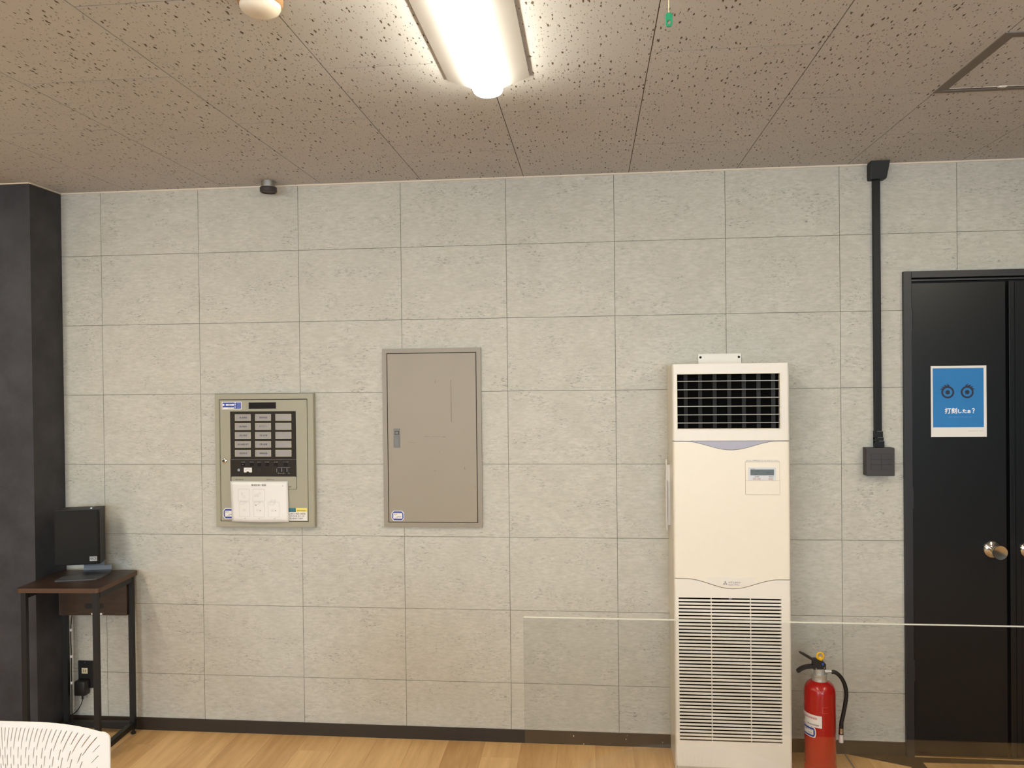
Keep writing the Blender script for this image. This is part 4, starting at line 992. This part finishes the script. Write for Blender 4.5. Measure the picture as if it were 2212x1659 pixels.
obj('cord', tube(BM(), [(2.2645, -1.8, H), (2.2642, -1.8, 2.26), (2.264, -1.8, 2.168)], .0009, 6), M['string'], pc)
bm = BM(); cx, cz = 2.2640, 2.157
n = 32; outer = []; inner = []
for k in range(n):
    a = 2*PI*k/n; c, s = math.cos(a), math.sin(a)
    outer.append((cx+.0063*max(-1, min(1, c*1.25)), cz+.0125*max(-1, min(1, s*1.12)))); inner.append((cx+.0030*c, cz-.0045+.0042*s))
ringmesh(bm, outer, inner, -1.7985, -1.8015); obj('tag', bm, M['green'], pc)

# ------------------------------------------------------------------ white chairs
def chair_back_mesh():
    cu = bpy.data.curves.new('t', 'CURVE'); cu.dimensions = '2D'; cu.fill_mode = 'BOTH'; cu.extrude = .0019
    HW, HB = .2075, .43
    def drop(u): return .026*(abs(u)/.18)**3.0
    out = []
    n = 40; us = [-.190+.380*i/n for i in range(n+1)]
    for u in us: out.append((u, -drop(u)))
    for i in range(1, 7): a = PI/2*(1-i/6); out.append((.190+.0175*math.cos(a), -drop(.19)-.0175+.0175*math.sin(a)))
    for i in range(1, 13): t = i/12; out.append((HW-.030*t*t-.006*t, -.045-.36*t))
    for i in range(0, 13): u = .165-.33*i/12; out.append((u, -HB+.02*(u/.165)**2))
    for i in range(12, 0, -1): t = i/12; out.append((-(HW-.030*t*t-.006*t), -.045-.36*t))
    for i in range(6, 0, -1): a = PI/2*(1-i/6); out.append((-(.190+.0175*math.cos(a)), -drop(.19)-.0175+.0175*math.sin(a)))
    def spl(pts):
        sp = cu.splines.new('POLY'); sp.points.add(len(pts)-1); sp.use_cyclic_u = True
        for i, p in enumerate(pts): sp.points[i].co = (p[0], p[1], 0, 1)
    spl(out)
    us = [0.0]
    while us[-1] < .180: us.append(us[-1]+.0083*(1+.55*(us[-1]/.19)**2.5))
    cols = [(-u, -1) for u in us[:0:-1]]+[(0.0, 1)]+[(u, 1) for u in us[1:]]
    def lean(u): a = abs(u)/.19; return (math.radians(17)*math.tanh(abs(u)/.02)+math.radians(26)*a**2.2)*(1 if u >= 0 else -1)
    def slot(u, v0, ln, fade):
        cl = []; x, y = u, v0; st = 6
        for i in range(st+1):
            depth = max(0, (-y-.012-drop(u))); la = lean(u)*math.exp(-depth/(.045+.10*(abs(u)/.19)**2))
            cl.append((x, y, la)); x -= math.sin(la)*ln/st; y -= math.cos(la)*ln/st
        w_ = .00095; L1 = []; R1_ = []
        for i, (x, y, la) in enumerate(cl):
            ww = w_*(.6 if i in (0, st) else 1)
            L1.append((x-math.cos(la)*ww, y+math.sin(la)*ww)); R1_.append((x+math.cos(la)*ww, y-math.sin(la)*ww))
        if max(abs(q[0]) for q in L1) < HW-.0085-.03*((-y)/.43)**2 and y > -HB+.03: spl(L1+R1_[::-1])
        return cl[-1]
    for i, (u, s) in enumerate(cols):
        par = (abs(i-len(us)+1)) % 2
        e = slot(u, -.0115-drop(u), .047 if par == 0 else .030, 1)
        x, y, _ = e; y -= .0115
        for r in range(11):
            e = slot(x, y, .0235, 1); x, y = e[0], e[1]-.0125
            if y < -.40: break
    for sg in (-1, 1):                                              # short slots following the rounded corner
        for u, v, ln in ((.1895, -.058, .019), (.1865, -.080, .019), (.184, -.104, .018)):
            d = Vector((.68, .73)); n_ = Vector((-d.y, d.x))*.00095; p = Vector((u, v)); q = p-d*ln
            spl([(sg*c.x, c.y) for c in (p+n_*.6, p-n_*.6, q-n_*.6, q+n_*.6)])
    o = bpy.data.objects.new('t', cu); COL.objects.link(o); dg = bpy.context.evaluated_depsgraph_get(); me = bpy.data.meshes.new_from_object(o.evaluated_get(dg)); bpy.data.objects.remove(o)
    bm = bmesh.new(); bm.from_mesh(me); bpy.data.meshes.remove(me)
    for k in range(-16, 17): bmesh.ops.bisect_plane(bm, geom=bm.verts[:]+bm.edges[:]+bm.faces[:], plane_co=(k*.0127+.0003, 0, 0), plane_no=(1, 0, 0))
    for k in range(1, 14): bmesh.ops.bisect_plane(bm, geom=bm.verts[:]+bm.edges[:]+bm.faces[:], plane_co=(0, -k*.031, 0), plane_no=(0, 1, 0))
    tl = math.radians(10)
    for v in bm.verts:
        u, vv, t = v.co; yb = -.9*u*u+t
        lumb = .020*math.sin(PI*min(1, -vv/.43))
        v.co = (u, yb*math.cos(tl)+vv*math.sin(tl)*1.0+.0+lumb, vv*math.cos(tl)); v.co.z += 0
    return bm
CT = .823
def make_chair(loc, rz, label):
    t = thing('chair', label, 'chair', (loc[0], loc[1], 0), rz, group='white slotted office chairs')
    bm = chair_back_mesh()
    for v in bm.verts: v.co.z += CT; v.co.y *= 1
    # local: back rises at y=0 (top), sitter side is +y
    for v in bm.verts: v.co.y = -v.co.y
    bmesh.ops.reverse_faces(bm, faces=bm.faces[:])
    obj('backrest', bm, M['chairw'], t, world=False)
    b = BM(); prism(b, rrect(-.22, .22, .04, .46, .06, 5), .415, .435, 'Z'); obj('seat_shell', b, M['chairw'], t, world=False)
    b = BM(); prism(b, rrect(-.205, .205, .06, .45, .05, 5), .435, .462, 'Z'); obj('seat_cushion', b, M['seat'], t, world=False)
    for s in (-1, 1):
        P = smooth_path([(s*.165, .055, .52), (s*.19, .075, .45), (s*.20, .10, .405), (s*.205, .22, .40)], 5); obj('back_support', tube(BM(), P, .011, 10), M['chairw'], t, world=False, smooth=60)
        P = [(s*.205, .10, .405), (s*.235, -.01, .012), (s*.235, -.01, .0)]; obj('leg', tube(BM(), P, .011, 10), M['chrome'], t, world=False, smooth=60)
        P = [(s*.205, .40, .405), (s*.235, .50, .012), (s*.235, .50, .0)]; obj('leg', tube(BM(), P, .011, 10), M['chrome'], t, world=False, smooth=60)
        obj('seat_rail', tube(BM(), [(s*.205, .09, .405), (s*.205, .41, .405)], .011, 10), M['chrome'], t, world=False, smooth=60)
    return t
c1_ = make_chair((.913, -1.76), 0.0, 'white slotted plastic office chair in the lower left corner')
def copy_tree(o, parent=None):
    c = o.copy(); COL.objects.link(c); c.parent = parent
    for ch in o.children: copy_tree(ch, c)
    return c
c2_ = copy_tree(c1_); c2_.location = (2.287, -2.755, 0); c2_.rotation_euler = (0, 0, 0)
c2_['label'] = 'white slotted plastic office chair reflected in the clear acrylic screen'

# ------------------------------------------------------------------ acrylic desk screen and its desk
YS = -2.26
dk = thing('desk', 'white laminate desk below the frame carrying the acrylic screen', 'desk', (2.75, -2.2, 0))
obj('desk_top', box(BM(), 1.95, 3.55, -2.50, -1.95, .675, .70, .002), M['desk'], dk)
for x in (1.98, 3.50):
    for y in (-2.47, -2.0): obj('leg', box(BM(), x, x+.03, y, y+.03, 0, .675), M['alu'], dk)
sc_ = thing('acrylic_screen', 'clear acrylic desk screen whose bright top edge crosses the lower right', 'screen', (2.62, YS, .70))
ps_ = obj('clear_sheet', box(BM(), 2.0285, 3.30, YS, YS+.0025, .7005, 1.2080), M['acryl'], sc_)
obj('polished_edge', box(BM(), 2.0285, 3.30, YS, YS+.0025, 1.2080, 1.2091), M['acedge'], sc_)
for x in (2.12, 3.15): obj('screen_foot', box(BM(), x, x+.05, YS-.05, YS+.053, .70, .706), M['acedge'], sc_)

# unseen low cabinet added behind the viewer to darken the screen's reflections
lc = thing('added_low_cabinet', 'unseen charcoal low cabinet added behind the viewer to darken the acrylic reflection', 'cabinet', (2.8, -4.85, 0))
obj('cabinet_body', box(BM(), .9, 4.7, -5.05, -4.66, .0, .70, .002), M['adark'], lc)
for i in range(6):
    xa = .9+i*3.8/6; d_ = obj('cabinet_door', box(BM(), xa+.003, xa+3.8/6-.003, -4.66, -4.644, .05, .68, .001), M['adark'], lc)
    obj('handle', box(BM(), xa+.54, xa+.552, -4.644, -4.63, .46, .58, .002), M['zinc'], d_)

for o in bpy.data.objects:                                          # tiny joined marks and print
    if o.name.split('.')[0] in ('scuff_mark', 'printed_line', 'printed_lines'): o['kind'] = 'stuff'
